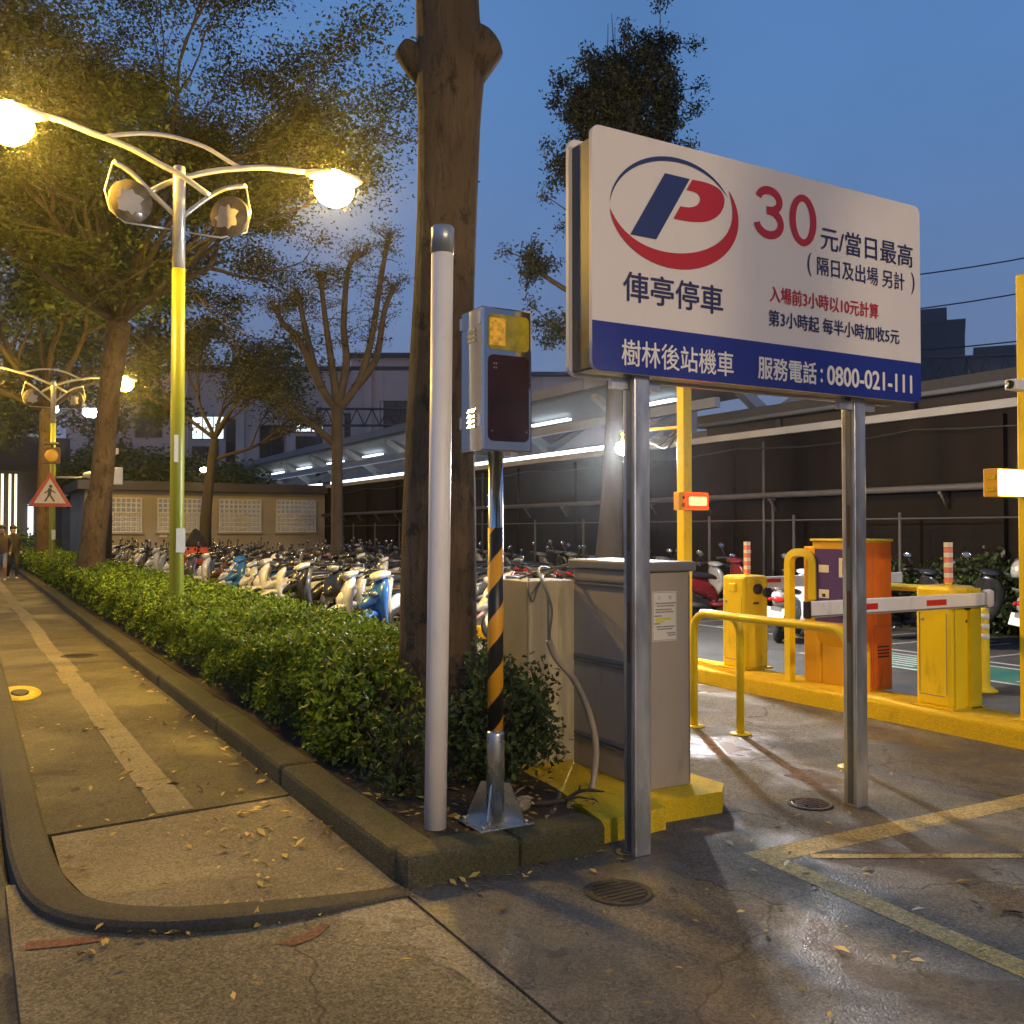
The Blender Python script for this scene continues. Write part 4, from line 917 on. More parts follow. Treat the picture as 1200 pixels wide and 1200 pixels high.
lettering([('樹林後站機車', .17, 2.40, .89, 2.53, yt, .012), ('服務電話', 1.06, 2.405, 1.50, 2.53, yt, .022), (':', 1.528, 2.42, 1.548, 2.50, yt, .03), ('0800-021-111', 1.58, 2.412, 2.30, 2.525, yt, .03)], ink_white, fb, 'white_lettering')
def crescent(a0, a1, cx, cz, rx, rz, th, n=40, tilt=0.):
    o_ = []; i_ = []
    for k in range(n+1):
        u = k/n; a = R(a0+(a1-a0)*u); t_ = th*math.sin(math.pi*u)**.8; o_.append((rx*math.cos(a), rz*math.sin(a))); i_.append(((rx-t_)*math.cos(a), (rz-t_)*math.sin(a)))
    c_, s_ = math.cos(tilt), math.sin(tilt)
    return [(cx+x*c_-z*s_, cz+x*s_+z*c_) for x, z in o_], [(cx+x*c_-z*s_, cz+x*s_+z*c_) for x, z in i_]
def ribbon(mb, o_, i_, y):
    n = len(o_); vs = [(x, y, z) for x, z in o_]+[(x, y, z) for x, z in i_]; mb.add(vs, [(k, k+1, n+k+1, n+k) for k in range(n-1)])
mb = MB(); ribbon(mb, *crescent(22, 172, .50, 3.185, .40, .29, .022, tilt=R(6)), yt)
mb.add([(x, yt, z) for x, z in ((.44, 3.385), (.60, 3.385), (.385, 3.045), (.225, 3.045))], [(0, 1, 2, 3)])
mb.build('logo_blue', ink_navy, fb)
mb = MB(); ribbon(mb, *crescent(182, 390, .515, 3.20, .415, .285, .082, tilt=R(5)), yt)
outer = smooth_path([(.617, 3.385, 0), (.69, 3.387, 0), (.76, 3.38, 0), (.81, 3.36, 0), (.833, 3.318, 0), (.818, 3.265, 0), (.78, 3.222, 0), (.72, 3.19, 0), (.65, 3.174, 0), (.57, 3.167, 0), (.495, 3.167, 0)], 3)
inner = smooth_path([(.578, 3.325, 0), (.60, 3.325, 0), (.63, 3.325, 0), (.655, 3.318, 0), (.668, 3.30, 0), (.662, 3.275, 0), (.64, 3.255, 0), (.61, 3.243, 0), (.585, 3.238, 0), (.56, 3.236, 0), (.538, 3.236, 0)], 3)
ribbon(mb, [(p.x, p.y) for p in outer], [(p.x, p.y) for p in inner], yt); mb.build('logo_red', ink_red, fb)
def digit_stroke(pts, w, x0, z0, x1, z1):
    P_ = [Vector((x0+a*(x1-x0), z0+b*(z1-z0), 0)) for a, b in pts]; o_ = []; i_ = []
    for k, p in enumerate(P_):
        t_ = (P_[min(k+1, len(P_)-1)]-P_[max(k-1, 0)]).normalized(); n_ = Vector((-t_.y, t_.x, 0))*w/2; o_.append((p.x+n_.x, p.y+n_.y)); i_.append((p.x-n_.x, p.y-n_.y))
    return o_, i_
mb = MB(); ribbon(mb, *digit_stroke([(.46+.36*math.cos(R(a)), .735+.195*math.sin(R(a))) for a in range(168, -101, -8)], .043, 1.05, 3.165, 1.265, 3.445), yt)
ribbon(mb, *digit_stroke([(.45+.41*math.cos(R(a)), .305+.235*math.sin(R(a))) for a in range(100, -173, -8)], .043, 1.05, 3.165, 1.265, 3.445), yt-.0004); mb.build('digit_three', ink_red, fb)
p0 = [(1.403+.103*math.cos(R(a)), 3.305+.142*math.sin(R(a))) for a in range(0, 361, 9)]; q0 = [(1.403+.056*math.cos(R(a)), 3.305+.105*math.sin(R(a))) for a in range(0, 361, 9)]
mb = MB(); ribbon(mb, p0, q0, yt); mb.build('digit_zero', ink_red, fb)

# ------------------------------------------------------------------ white pole and signal on striped pole
t = thing('white_pole', (2.03, 4.31, .13), 'tall plain white pole with a grey metal cap at the kerb corner', 'pole')
mb = MB(); mb.tube([(0, 0, 0), (.02, 0, 1.4), (.035, .0, 2.86)], .055, 20); mb.build('shaft', white_steel, t)
mb = MB(); mb.tube([(.0352, 0, 2.862), (.037, 0, 2.99), (.037, 0, 3.0)], [.0575, .0575, .05], 20); mb.build('cap', cap_steel, t)

stripes = bpy.data.materials.new('hazard_stripes'); stripes.use_nodes = True
nt = stripes.node_tree; N = nt.nodes; L = nt.links; b = N['Principled BSDF']; b.inputs['Roughness'].default_value = .4
tc = N.new('ShaderNodeTexCoord'); sx = N.new('ShaderNodeSeparateXYZ'); L.new(tc.outputs['Object'], sx.inputs[0])
at = N.new('ShaderNodeMath'); at.operation = 'ARCTAN2'; L.new(sx.outputs[1], at.inputs[0]); L.new(sx.outputs[0], at.inputs[1])
k1 = N.new('ShaderNodeMath'); k1.operation = 'MULTIPLY'; k1.inputs[1].default_value = -1/(2*math.pi); L.new(at.outputs[0], k1.inputs[0])
k2 = N.new('ShaderNodeMath'); k2.operation = 'MULTIPLY_ADD'; k2.inputs[1].default_value = 1/.285; L.new(sx.outputs[2], k2.inputs[0]); L.new(k1.outputs[0], k2.inputs[2])
fr = N.new('ShaderNodeMath'); fr.operation = 'FRACT'; L.new(k2.outputs[0], fr.inputs[0])
gt = N.new('ShaderNodeMath'); gt.operation = 'GREATER_THAN'; gt.inputs[1].default_value = .5; L.new(fr.outputs[0], gt.inputs[0])
cm = N.new('ShaderNodeMix'); cm.data_type = 'RGBA'; cm.inputs[6].default_value = (.012, .012, .012, 1); cm.inputs[7].default_value = (.72, .33, .012, 1)
L.new(gt.outputs[0], cm.inputs[0]); L.new(cm.outputs[2], b.inputs['Base Color'])

sgn = thing('gate_signal', (2.31, 4.2, .145), 'steel signal box with amber window on a black and yellow striped pole', 'signal')
mb = MB(); mb.lathe([(.038, 0), (.038, 1.86)], n=20); p = mb.build('pole', chrome, sgn)
mb = MB(); mb.lathe([(.0395, .46), (.0395, 1.47)], n=24); mb.build('striped_sleeve', stripes, p)
mb = MB(); mb.lathe([(.046, 0), (.046, .44), (.040, .455)], n=20); mb.build('socket', steel, sgn)
mb = MB()
for a_ in range(4):
    M = Matrix.Rotation(R(45+90*a_), 4, 'Z'); mb.prism([(.04, .008), (.145, .008), (.145, .04), (.075, .20), (.04, .20)], -.004, .004, 'y', 0, M)
mb.build('fin', steel, sgn)
mb = MB(); mb.box((0, 0, .003), (.30, .26, .010), 0, None, .002)
for sx_ in (-1, 1):
    for sy_ in (-1, 1): mb.lathe([(.012, .008), (.012, .022)], (sx_*.12, sy_*.10, 0), 8)
mb.build('base_plate', steel, sgn)
def signal_box(root, z0):
    mb = MB(); mb.span((-.14, -.115, z0), (.145, .11, z0+.71), 0, .008); c = mb.build('housing', mirror_steel, root)
    mb = MB(); mb.prism(rrect(-.105, z0+.50, .125, z0+.675, .025), -.119, -.116, 'y'); mb.build('amber_window', amber_glass, c)
    mb = MB(); mb.span((-.10, -.123, z0+.52), (-.012, -.1195, z0+.655)); mb.build('lens_unit', amber_dev, c)
    mb = MB(); mb.prism(rrect(-.105, z0+.05, .125, z0+.475, .03), -.119, -.116, 'y'); d = mb.build('display', dark_display, c)
    mb = MB()
    for x0, z1 in ((-.075, .43), (-.062, .43), (-.075, .41), (-.062, .41), (-.085, .10), (.11, .10)): mb.box((x0, -.1205, z0+z1), (.006, .002, .008))
    mb.build('led_dot', head_m, d)
    for zs in ((.60, .575, .55), (.20, .175, .15, .125)):
        mb = MB()
        for zz in zs: mb.prism([(-.150, z0+zz-.006), (-.1405, z0+zz-.006), (-.1405, z0+zz+.012)], -.05, .025, 'y')
        mb.build('louvre', chrome, c)
    mb = MB()
    for zz in (.62, .12): mb.span((-.15, -.119, z0+zz), (-.135, -.09, z0+zz+.06)); mb.span((-.15, .085, z0+zz), (-.138, .105, z0+zz+.06))
    mb.span((-.143, -.1185, z0+.01), (-.128, -.1155, z0+.70)); mb.build('hinge', chrome, c)
signal_box(sgn, 1.845)

# ------------------------------------------------------------------ cabinets on the yellow plinth
t = thing('yellow_plinth', (0, 0, 0), 'chipped yellow concrete plinth under the grey cabinet', 'plinth')
mb = MB(); mb.prism([(2.83, 4.02), (3.27, 4.05), (3.28, 4.15), (3.74, 4.13), (3.87, 4.26), (3.80, 5.5), (3.02, 5.6), (2.95, 4.6)], -.03, .12, 'z')
mb.build('plinth', yellow_kerb_m, t)
cb = thing('utility_cabinet', (3.38, 4.34, .121), 'tall grey utility cabinet with a paper notice behind the left sign post', 'cabinet')
mb = MB(); mb.span((0, 0, 0), (.31, .77, 1.24), 0, .006); body = mb.build('body', grey_paint, cb)
mb = MB(); mb.span((-.025, -.03, 1.243), (.335, .80, 1.30), 0, .012); mb.build('lid', grey_dark, cb)
for z in (.17, .66, 1.14):
    mb = MB(); mb.span((-.012, .03, z), (-.002, .74, z+.045)); mb.span((-.022, .03, z+.006), (-.0125, .74, z+.016)); mb.span((-.022, .03, z+.03), (-.0125, .74, z+.04)); mb.build('rail', grey_dark, cb)
mb = MB(); mb.span((.296, -.0035, .02), (.302, -.001, 1.22)); mb.span((.01, -.0035, .02), (.016, -.001, 1.22)); mb.build('door_seam', grey_dark, cb)
mb = MB(); mb.span((.025, -.005, .845), (.205, -.0015, 1.13)); n_ = mb.build('notice', paper, cb)
lettering([('公', .065, 1.085, .085, 1.105, -.0065, 0), ('告', .145, 1.085, .165, 1.105, -.0065, 0)], ink_grey, n_)
mb = MB()
for z, x0, x1 in ((1.062, .05, .19), (1.047, .06, .18), (1.026, .05, .16), (1.012, .05, .175), (.99, .04, .09), (.946, .04, .08), (.928, .05, .18), (.914, .06, .17), (.89, .13, .19), (.877, .14, .185)):
    x = x0
    while x < x1: w = rnd.uniform(.004, .008); mb.span((x, -.0068, z-.0035), (x+w, -.0062, z+.0035)); x += w+.003
mb.build('printed_lines', ink_grey, n_)
mb = MB(); mb.span((.05, -.0068, .966), (.16, -.0062, .978)); mb.span((.05, -.0068, .953), (.11, -.0062, .964)); mb.build('highlighter_mark', marker, n_)
mb = MB()
for a_, b_ in (((.03, .85), (.20, .852)), ((.03, 1.123), (.20, 1.125)), ((.03, .85), (.032, 1.125)), ((.198, .85), (.20, 1.125))): mb.span((a_[0], -.0067, a_[1]), (b_[0], -.0062, b_[1]))
mb.build('printed_border', ink_grey, n_)
c2 = thing('beige_cabinet', (3.08, 5.16, .121), 'narrow beige cabinet with cables over its top, behind the grey one', 'cabinet')
mb = MB(); mb.span((0, 0, 0), (.34, .34, 1.16), 0, .006); mb.build('body', beige_paint, c2)
mb = MB(); mb.span((.22, -.004, .02), (.225, -.001, 1.14)); mb.span((-.004, .03, .03), (-.001, .31, 1.13)); mb.build('door', beige_paint, c2)
cables = [[(3.30, 5.2, 1.30), (3.18, 5.14, 1.33), (3.02, 4.9, 1.30), (2.97, 4.72, 1.15), (2.88, 4.6, 1.02), (2.86, 4.56, .97)],
          [(3.36, 5.3, 1.30), (3.25, 5.2, 1.36), (3.05, 5.0, 1.36), (2.94, 4.72, 1.22), (2.86, 4.58, 1.05), (2.85, 4.56, .98)],
          [(3.12, 5.35, 1.29), (3.22, 5.22, 1.35), (3.36, 5.15, 1.38), (3.46, 5.06, 1.42)],
          [(3.1, 5.2, 1.29), (3.05, 5.12, 1.22), (3.07, 5.10, 1.16), (3.12, 5.13, 1.24), (3.25, 5.2, 1.33), (3.4, 5.12, 1.40)]]
for c_, lb in zip(cables, ('thin dark cable drooping in front of the beige cabinet, nearer one', 'thin dark cable drooping in front of the beige cabinet, upper one', 'cable running across both cabinet tops', 'looped cable end hanging over the beige cabinet corner')):
    o = MB().tube(smooth_path(c_, 6), .008, 6).build('cable', cable_m); tag(o, lb, 'cable', 'loose cables on the cabinets')
o = MB().tube(smooth_path([(2.85, 4.56, .985), (2.90, 4.56, .88), (3.02, 4.56, .75), (3.12, 4.56, .56), (3.17, 4.56, .37), (3.16, 4.56, .2), (3.13, 4.54, .12)], 6), .019, 8).build('conduit', conduit_m)
tag(o, 'grey flexible conduit bending down beside the grey cabinet', 'conduit')
t = thing('branch_debris', (2.75, 4.25, .15), 'dark broken branch lying on the kerb beside the yellow plinth', 'branch')
mb = MB(); mb.tube(smooth_path([(-.15, .05, .02), (0, .0, .03), (.14, .045, .05), (.26, .0, .04)], 4), [.013, .012, .014, .012, .011, .013, .011, .010, .010, .009, .008, .006, .004], 7); mb.tube([(0, 0, .03), (.06, -.05, .05), (.14, -.07, .03)], [.009, .006, .003], 5); mb.tube([(.12, .04, .045), (.17, .10, .06), (.2, .15, .03)], [.008, .005, .003], 5); mb.build('stick', twig_m, t)
t = thing('concrete_lump', (2.55, 4.36, .16), 'small pale concrete lump at the shrub foot by the striped pole', 'rubble')
mb = MB(); mb.box((0, 0, 0), (.11, .08, .06), 0, Matrix.Rotation(.5, 4, 'Z'), .015); mb.build('lump', patch_m, t)

# ------------------------------------------------------------------ yellow railing, island and gate equipment
rl = thing('guard_rail', (5.2, 5.2, 0), 'yellow tubular guard rail with rounded corners on the driveway', 'railing')
def bent(pts, r, k=5):
    """polyline with its inner corners rounded"""
    P = [Vector(p) for p in pts]; out = [P[0]]
    for a, b_, c in zip(P[:-2], P[1:-1], P[2:]):
        d1 = (a-b_).normalized(); d2 = (c-b_).normalized(); q0 = b_+d1*r; q1 = b_+d2*r
        for i in range(k+1):
            u = i/k; out.append(q0*(1-u)**2+b_*2*u*(1-u)+q1*u*u)
    out.append(P[-1]); return out
mb = MB(); mb.tube(bent([(-.02, .85, .0), (-.02, .85, .93), (0, -.72, .93), (0, -.72, 0)], .17, 7), .032, 12); mb.build('rail', yellow_paint, rl)
mb = MB(); mb.tube(bent([(.0, .78, .93), (.10, .44, .93), (.10, .44, 0)], .16, 7), .032, 12); mb.build('leg', yellow_paint, rl)
for x, y in ((-.02, .85), (0, -.72), (.10, .44)):
    mb = MB(); mb.lathe([(.085, .001), (.085, .010), (.05, .016)], (x, y, 0), 14); mb.build('base_flange', yellow_paint, rl)
t = thing('traffic_island', (0, 0, 0), 'long low yellow kerbed island under the gate equipment', 'island')
mb = MB(); mb.span((6.73, 3.9, -.05), (7.28, 13, .15), 0, .02); mb.build('kerb', yellow_kerb_m, t)
def gate_cabinet(loc, label, h, arm_dir, arm_len, arm_z):
    t = thing('gate_barrier', loc, label, 'barrier', 0, 'gate barriers on the yellow island')
    mb = MB(); mb.span((0, 0, 0), (.34, .34, h), 0, .035); bdy = mb.build('housing', yellow_paint, t)
    mb = MB(); mb.span((.012, .012, h-.20), (.328, .352, h-.194)); mb.span((-.003, .06, .1), (.0, .30, .106)); mb.build('seam', grey_dark, bdy)
    mb = MB(); mb.tube([(.17, -.005, h-.14), (.17, -.035, h-.14)], .055, 16); mb.build('hub', black_pl, t)
    mb = MB(); mb.span((-.03, -.03, 0), (.37, .37, .018), 0, .004); mb.build('base_flange', yellow_kerb_m, t)
    mb = MB(); mb.lathe([(.013, 0), (.013, .006)], n=10, M=Matrix.Translation((-.001, .27, h-.28)) @ Matrix.Rotation(R(-90), 4, 'Y')); mb.build('lock', steel, bdy)
    mb = MB(); mb.span((-.003, .045, .12), (-.0005, .049, h-.22)); mb.span((-.003, .295, .12), (-.0005, .299, h-.22)); mb.build('door_seam', grey_dark, bdy)
    mb = MB(); mb.span((.12, -.003, h-.30), (.20, -.0008, h-.275)); mb.build('maker_plate', rust, bdy)
    mb = MB(); mb.span((-.022, .12, h-.17), (.002, .22, h-.08), 0, .01); mb.build('latch', yellow_paint, t)
    mb = MB(); mb.tube([(.19, .16, h), (.19, .16, h+.02)], .03, 10)
    k = 8
    for i in range(k): mb.span((.165, .135, h+.02+i*.042), (.215, .185, h+.02+(i+.94)*.042), 1 if i % 2 == 0 else 2)
    mb.build('marker_stick', [yellow_paint, pink_refl, plate_m], t)
    return t
g2 = gate_cabinet((6.90, 4.92, .15), 'nearest yellow gate barrier with its white arm lowered over the lane', 1.0, -1, 2, .9)
mb = MB(); mb.span((.03, -.02, .0), (.15, .0, .83)); mb.span((.20, -.03, .0), (.34, .0, .98)); mb.build('side_rib', yellow_pl, g2)
mb = MB(); mb.span((-1.68, -.085, .83), (.33, -.045, .945), 0, .008); arm = mb.build('arm', white_arm, g2)
for a_, b_ in ((-1.2, -.98), (-.42, -.18)): mb = MB(); mb.span((a_, -.0875, .865), (b_, -.0855, .91)); mb.build('reflector', red_refl, arm)
mb = MB(); mb.span((-1.715, -.092, .825), (-1.683, -.04, .95), 0, .006); mb.build('end_cap', black_pl, arm)
mb = MB(); mb.span((-1.68, -.09, .836), (.33, -.086, .846)); mb.build('groove', grey_dark, arm)
mb = MB(); mb.span((.333, -.10, .82), (.43, -.02, .97), 0, .03); mb.build('pivot', white_arm, g2)
g1 = gate_cabinet((7.02, 7.40, .15), 'farther yellow gate barrier behind the guard rail', .98, 1, 2, .9)
mb = MB(); mb.span((.36, .10, .84), (2.6, .14, .96), 0, .008); arm = mb.build('arm', white_arm, g1)
for a_, b_ in ((.40, .62), (1.3, 1.52)): mb = MB(); mb.span((a_, .097, .895), (b_, .0995, .935)); mb.build('reflector', red_refl, arm)
mb = MB(); mb.tube([(.30, -.004, .80), (.30, -.01, .80)], .05, 14); mb.build('lens_port', black_pl, g1)
# payment machine
km = thing('payment_machine', (7.0, 5.88, .15), 'orange payment machine with a purple front panel on the island', 'machine')
mb = MB(); mb.prism([(.0, .55), (.0, 1.35), (.38, 1.35), (.38, 0), (.09, 0), (.09, .36)], .0, .58, 'y')
mb.build('housing', amber_paint, km)
mb = MB(); mb.prism([(.01, .56), (.01, 1.34), (.37, 1.34), (.37, .02), (.10, .02), (.10, .37)], -.012, -.001, 'y'); mb.build('side_panel', orange_paint, km)
mb = MB(); mb.span((-.005, .03, .60), (-.001, .55, 1.28)); f_ = mb.build('front_panel', purple_panel, km)
for a_, b_ in (((.38, 1.06), (.50, 1.13)), ((.38, .82), (.50, .90)), ((.08, 1.02), (.26, 1.2))): mb = MB(); mb.span((-.008, *a_), (-.0055, *b_)); mb.build('sticker', paper, f_)
mb = MB(); mb.span((-.010, .12, 1.05), (-.0085, .22, 1.17)); mb.span((-.02, .06, .66), (-.0055, .3, .76)); mb.span((-.010, .42, .83), (-.0085, .46, .86)); mb.build('card_slot', black_pl, f_)
mb = MB(); mb.span((-.02, -.015, 1.353), (.40, .60, 1.375), 0, .006); mb.build('lid', yellow_paint, km)
mb = MB(); mb.span((.12, -.0145, .06), (.124, -.0123, 1.28)); mb.span((.12, -.0145, .58), (.365, -.0123, .584)); mb.build('door_seam', grey_dark, km)
mb = MB(); mb.lathe([(.014, 0), (.014, .008)], n=10, M=Matrix.Translation((.15, -.012, .8)) @ Matrix.Rotation(R(90), 4, 'X')); mb.build('lock', steel, km)
for zz in (.30, .33, .36, .39): mb = MB(); mb.span((.18, -.0148, zz), (.33, -.0123, zz+.012)); mb.build('vent_slot', black_pl, km)
t = thing('yellow_hoop', (6.93, 6.69, .15), 'yellow flat bar hoop arching up beside the payment machine', 'hoop')
mb = MB(); P_ = bent([(0, 0, 0), (0, 0, 1.24), (.06, -.24, 1.24), (.06, -.24, .8)], .11, 6); mb.tube(P_, .05, 4, 0, True, False); mb.build('bar', yellow_paint, t)
mb = MB(); mb.span((.14, -.25, 0), (.30, -.05, 1.30), 0, .01); mb.build('side_plate', amber_paint, t)
t = thing('yellow_hoop', (7.5, 5.5, 0), 'round yellow hoop bar behind the nearest gate barrier', 'hoop')
mb = MB(); mb.tube(bent([(0, .62, .0), (0, .62, 1.08), (0, -.35, 1.08), (0, -.35, 0)], .15, 6), .035, 10); mb.build('bar', yellow_paint, t)
# yellow posts with light boxes
def yellow_post(loc, label, h):
    t = thing('light_post', loc, label, 'post')
    mb = MB(); mb.span((-.06, -.06, 0), (.06, .06, h), 0, .006); mb.build('post', yellow_paint, t)
    mb = MB(); mb.span((-.11, -.11, .002), (.11, .11, .014), 0, .003); mb.build('base_plate', yellow_paint, t); return t
p1 = yellow_post((7.08, 8.42, .15), 'tall yellow post with a glowing red light box and a bright lamp arm', 3.45)
mb = MB(); mb.span((-.21, -.16, 1.68), (.22, -.062, 1.885), 0, .008); bx_ = mb.build('light_box', amber_paint, p1)
mb = MB(); mb.prism(rrect(-.10, 1.705, .205, 1.86, .02), -.168, -.161, 'y'); rp_ = mb.build('red_panel', red_led, bx_)
mb = MB(); mb.prism(rrect(-.075, 1.735, .18, 1.83, .02), -.172, -.1685, 'y'); mb.build('bright_core', red_core, rp_)
mb = MB(); mb.lathe([(.018, 0), (.018, .008)], n=8, M=Matrix.Translation((-.15, -.162, 1.82)) @ Matrix.Rotation(R(90), 4, 'X')); mb.lathe([(.022, 0), (.022, .008)], n=8, M=Matrix.Translation((-.15, -.162, 1.74)) @ Matrix.Rotation(R(90), 4, 'X')); mb.build('vent', black_pl, bx_)
mb = MB(); mb.tube(smooth_path([(0, .06, 2.63), (.12, .8, 2.68), (.37, 1.68, 2.72)], 4), .022, 8); mb.tube([(.37, 1.68, 2.72), (.37, 1.68, 2.62)], .012, 6); mb.build('lamp_arm', yellow_paint, p1)
mb = MB(); mb.tube(smooth_path([(-.02, .1, 2.6), (.06, .5, 2.48), (.15, .9, 2.56), (.3, 1.5, 2.66)], 5), .018, 6); mb.tube(smooth_path([(-.02, .1, 2.55), (.03, .35, 2.42), (.13, .7, 2.50), (.2, 1.0, 2.64)], 5), .015, 6); mb.build('cable', black_rub, p1)
mb = MB(); mb.ell((.37, 1.68, 2.53), (.085, .085, .085), 0, 14, 8); mb.build('bulb', led_white, p1)
p2 = yellow_post((7.07, 4.36, .15), 'yellow post at the right edge with a camera and a bright warm light box', 3.42)
mb = MB(); mb.span((-.51, -.07, 1.70), (-.062, .045, 1.91), 0, .006); bx_ = mb.build('light_box', amber_paint, p2)
mb = MB(); mb.span((-.50, -.078, 1.71), (-.07, -.071, 1.90)); mb.build('lit_panel', warm_box, bx_)
for zz in (1.74, 1.83): mb = MB(); mb.span((-.514, -.05, zz), (-.5105, .02, zz+.03)); mb.build('vent', yellow_kerb_m, bx_)
mb = MB(); mb.box((-.17, -.02, 2.55), (.20, .09, .08), 0, Matrix.Identity(4), .01); mb.tube([(-.06, 0, 2.6), (-.12, -.01, 2.57)], .02, 6); cm_ = mb.build('camera', white_steel, p2)
mb = MB(); mb.tube([(-.28, -.02, 2.55), (-.265, -.02, 2.55)], .034, 10); mb.build('lens', black_pl, cm_)
# delineators
def delineator(loc, label):
    t = thing('delineator', loc, label, 'bollard', 0, 'yellow flexible bollards on the lot')
    mb = MB(); mb.lathe([(.13, 0), (.13, .012), (.10, .03), (.062, .06), (.055, .1), (.052, .78), (.045, .81), (.02, .83)], n=18); mb.build('post', yellow_pl, t)
    for z in (.52, .62, .72):
        mb = MB(); mb.lathe([(.0545, z), (.0545, z+.055)], n=18); mb.build('white_band', plate_m, t)
    return t
delineator((8.83, 5.94, 0), 'yellow bollard with three white bands beyond the nearest gate barrier')
o = delineator((8.9, 5.2, 0), 'second yellow bollard half hidden by the right hand yellow post')

# ------------------------------------------------------------------ scooters
def ring_xz(y, zc, hw, hh, n=14, p=2.6):
    out = []
    for j in range(n):
        a = 2*math.pi*j/n; c, s_ = math.cos(a), math.sin(a)
        out.append((hw*math.copysign(abs(c)**(2/p), c), y, zc+hh*math.copysign(abs(s_)**(2/p), s_)))
    return out
def ring_xy(z, yc, hw, hd, n=14, p=2.4):
    out = []
    for j in range(n):
        a = 2*math.pi*j/n; c, s_ = math.cos(a), math.sin(a)
        out.append((hw*math.copysign(abs(c)**(2/p), c), yc+hd*math.copysign(abs(s_)**(2/p), s_), z))
    return out
def wheel(mb, y, z=.235, r=.235, mi_t=0, mi_r=1):
    M = Matrix.Translation((0, y, z)) @ Matrix.Rotation(R(90), 4, 'Y')
    mb.lathe([(r*.62, -.045), (r*.86, -.052), (r*.97, -.035), (r, 0), (r*.97, .035), (r*.86, .052), (r*.62, .045)], n=20, mi=mi_t, M=M)
    mb.lathe([(.03, -.055), (.05, -.05), (r*.60, -.03), (r*.64, -.047), (r*.64, .047), (r*.60, .03), (.05, .05), (.03, .055)], n=14, mi=mi_r, M=M)
def scooter_parts(variant):
    """returns (name, MB, [materials]) ; painted slot first; +Y is forward, wheels on z=0"""
    out = []
    m = MB()
    if variant == 0:
        m.loft([ring_xz(-.90, .76, .03, .02), ring_xz(-.80, .70, .12, .07), ring_xz(-.55, .62, .165, .13), ring_xz(-.25, .54, .18, .16), ring_xz(-.06, .42, .155, .15), ring_xz(.02, .35, .12, .08)])
    else:
        m.loft([ring_xz(-.84, .66, .09, .06), ring_xz(-.76, .64, .15, .12), ring_xz(-.50, .60, .18, .15), ring_xz(-.22, .54, .185, .17), ring_xz(-.06, .44, .16, .16), ring_xz(.02, .36, .13, .09)])
    m.loft([ring_xz(-.1, .26, .15, .05), ring_xz(.15, .25, .17, .05), ring_xz(.40, .27, .16, .06), ring_xz(.46, .30, .12, .05)])
    out.append(('body', m, ['P']))
    m = MB()
    m.loft([ring_xy(.30, .44, .13, .05), ring_xy(.45, .50, .18, .06), ring_xy(.62, .53, .215, .08), ring_xy(.78, .51, .225, .085), ring_xy(.90, .46, .165, .07), ring_xy(.97, .42, .08, .04)])
    if variant == 0: m.loft([ring_xz(.50, .74, .18, .13, 14, 1.7), ring_xz(.62, .70, .14, .11, 14, 1.6), ring_xz(.73, .64, .085, .07, 14, 1.5), ring_xz(.79, .60, .03, .03)])
    else: m.loft([ring_xz(.52, .66, .13, .13, 14, 1.8), ring_xz(.62, .64, .09, .10, 14, 1.7), ring_xz(.68, .62, .03, .04)])
    out.append(('front_shield', m, ['P']))
    m = MB()
    m.loft([ring_xz(.44, .44, .05, .05), ring_xz(.56, .51, .075, .05, 14, 1.8), ring_xz(.72, .52, .085, .045, 14, 1.7), ring_xz(.88, .45, .075, .04, 14, 1.6), ring_xz(1.0, .36, .03, .025)])
    m.tube([(0, .70, .235), (0, .52, .62)], .04, 8); out.append(('front_fender', m, ['P']))
    m = MB(); m.loft([ring_xz(.28, 1.0, .10, .025), ring_xz(.42, 1.02, .17, .05, 14, 1.8), ring_xz(.52, .99, .13, .055, 14, 1.8), ring_xz(.58, .96, .05, .03)]); out.append(('handlebar_cover', m, ['P']))
    m = MB(); m.loft([ring_xz(-.80, .775, .08, .03), ring_xz(-.70, .78, .135, .045), ring_xz(-.40, .77, .15, .05), ring_xz(-.12, .74, .13, .045), ring_xz(-.02, .71, .08, .03)]); out.append(('seat', m, [seat_m]))
    m = MB(); wheel(m, .70); out.append(('wheel', m, [tyre_m, rim_m]))
    m = MB(); wheel(m, -.55); m.span((-.10, -.60, .18), (.02, -.05, .33)); out.append(('wheel', m, [tyre_m, rim_m]))
    m = MB()
    if variant == 0:
        for s_ in (-1, 1): m.ell((s_*.085, .63, .765), (.085, .055, .038))
    else: m.ell((0, .56, .975), (.095, .05, .055))
    out.append(('headlight', m, [head_m]))
    m = MB(); m.tube(smooth_path([(-.34, .30, 1.0), (-.2, .40, 1.02), (0, .44, 1.0), (.2, .40, 1.02), (.34, .30, 1.0)], 4), .02, 8)
    m.tube([(-.36, .28, 1.0), (-.24, .36, 1.015)], .026, 8); m.tube([(.36, .28, 1.0), (.24, .36, 1.015)], .026, 8)
    m.tube([(-.22, .41, .985), (-.36, .36, .985)], .008, 5); m.tube([(.22, .41, .985), (.36, .36, .985)], .008, 5); out.append(('handlebar', m, [black_pl]))
    for s_ in (-1, 1):
        m = MB(); m.tube([(s_*.22, .38, 1.02), (s_*.30, .36, 1.14), (s_*.33, .36, 1.19)], .008, 5); m.ell((s_*.34, .36, 1.225), (.075, .018, .048), 0, 10, 6)
        m.ell((s_*.34, .345, 1.225), (.065, .008, .040), 1, 10, 6); out.append(('mirror', m, [black_pl, mirror_m]))
    m = MB(); m.ell((0, -.85, .66), (.10, .04, .045)); m.ell((-.13, -.80, .64), (.035, .04, .03)); m.ell((.13, -.80, .64), (.035, .04, .03)); out.append(('tail_light', m, [tail_m]))
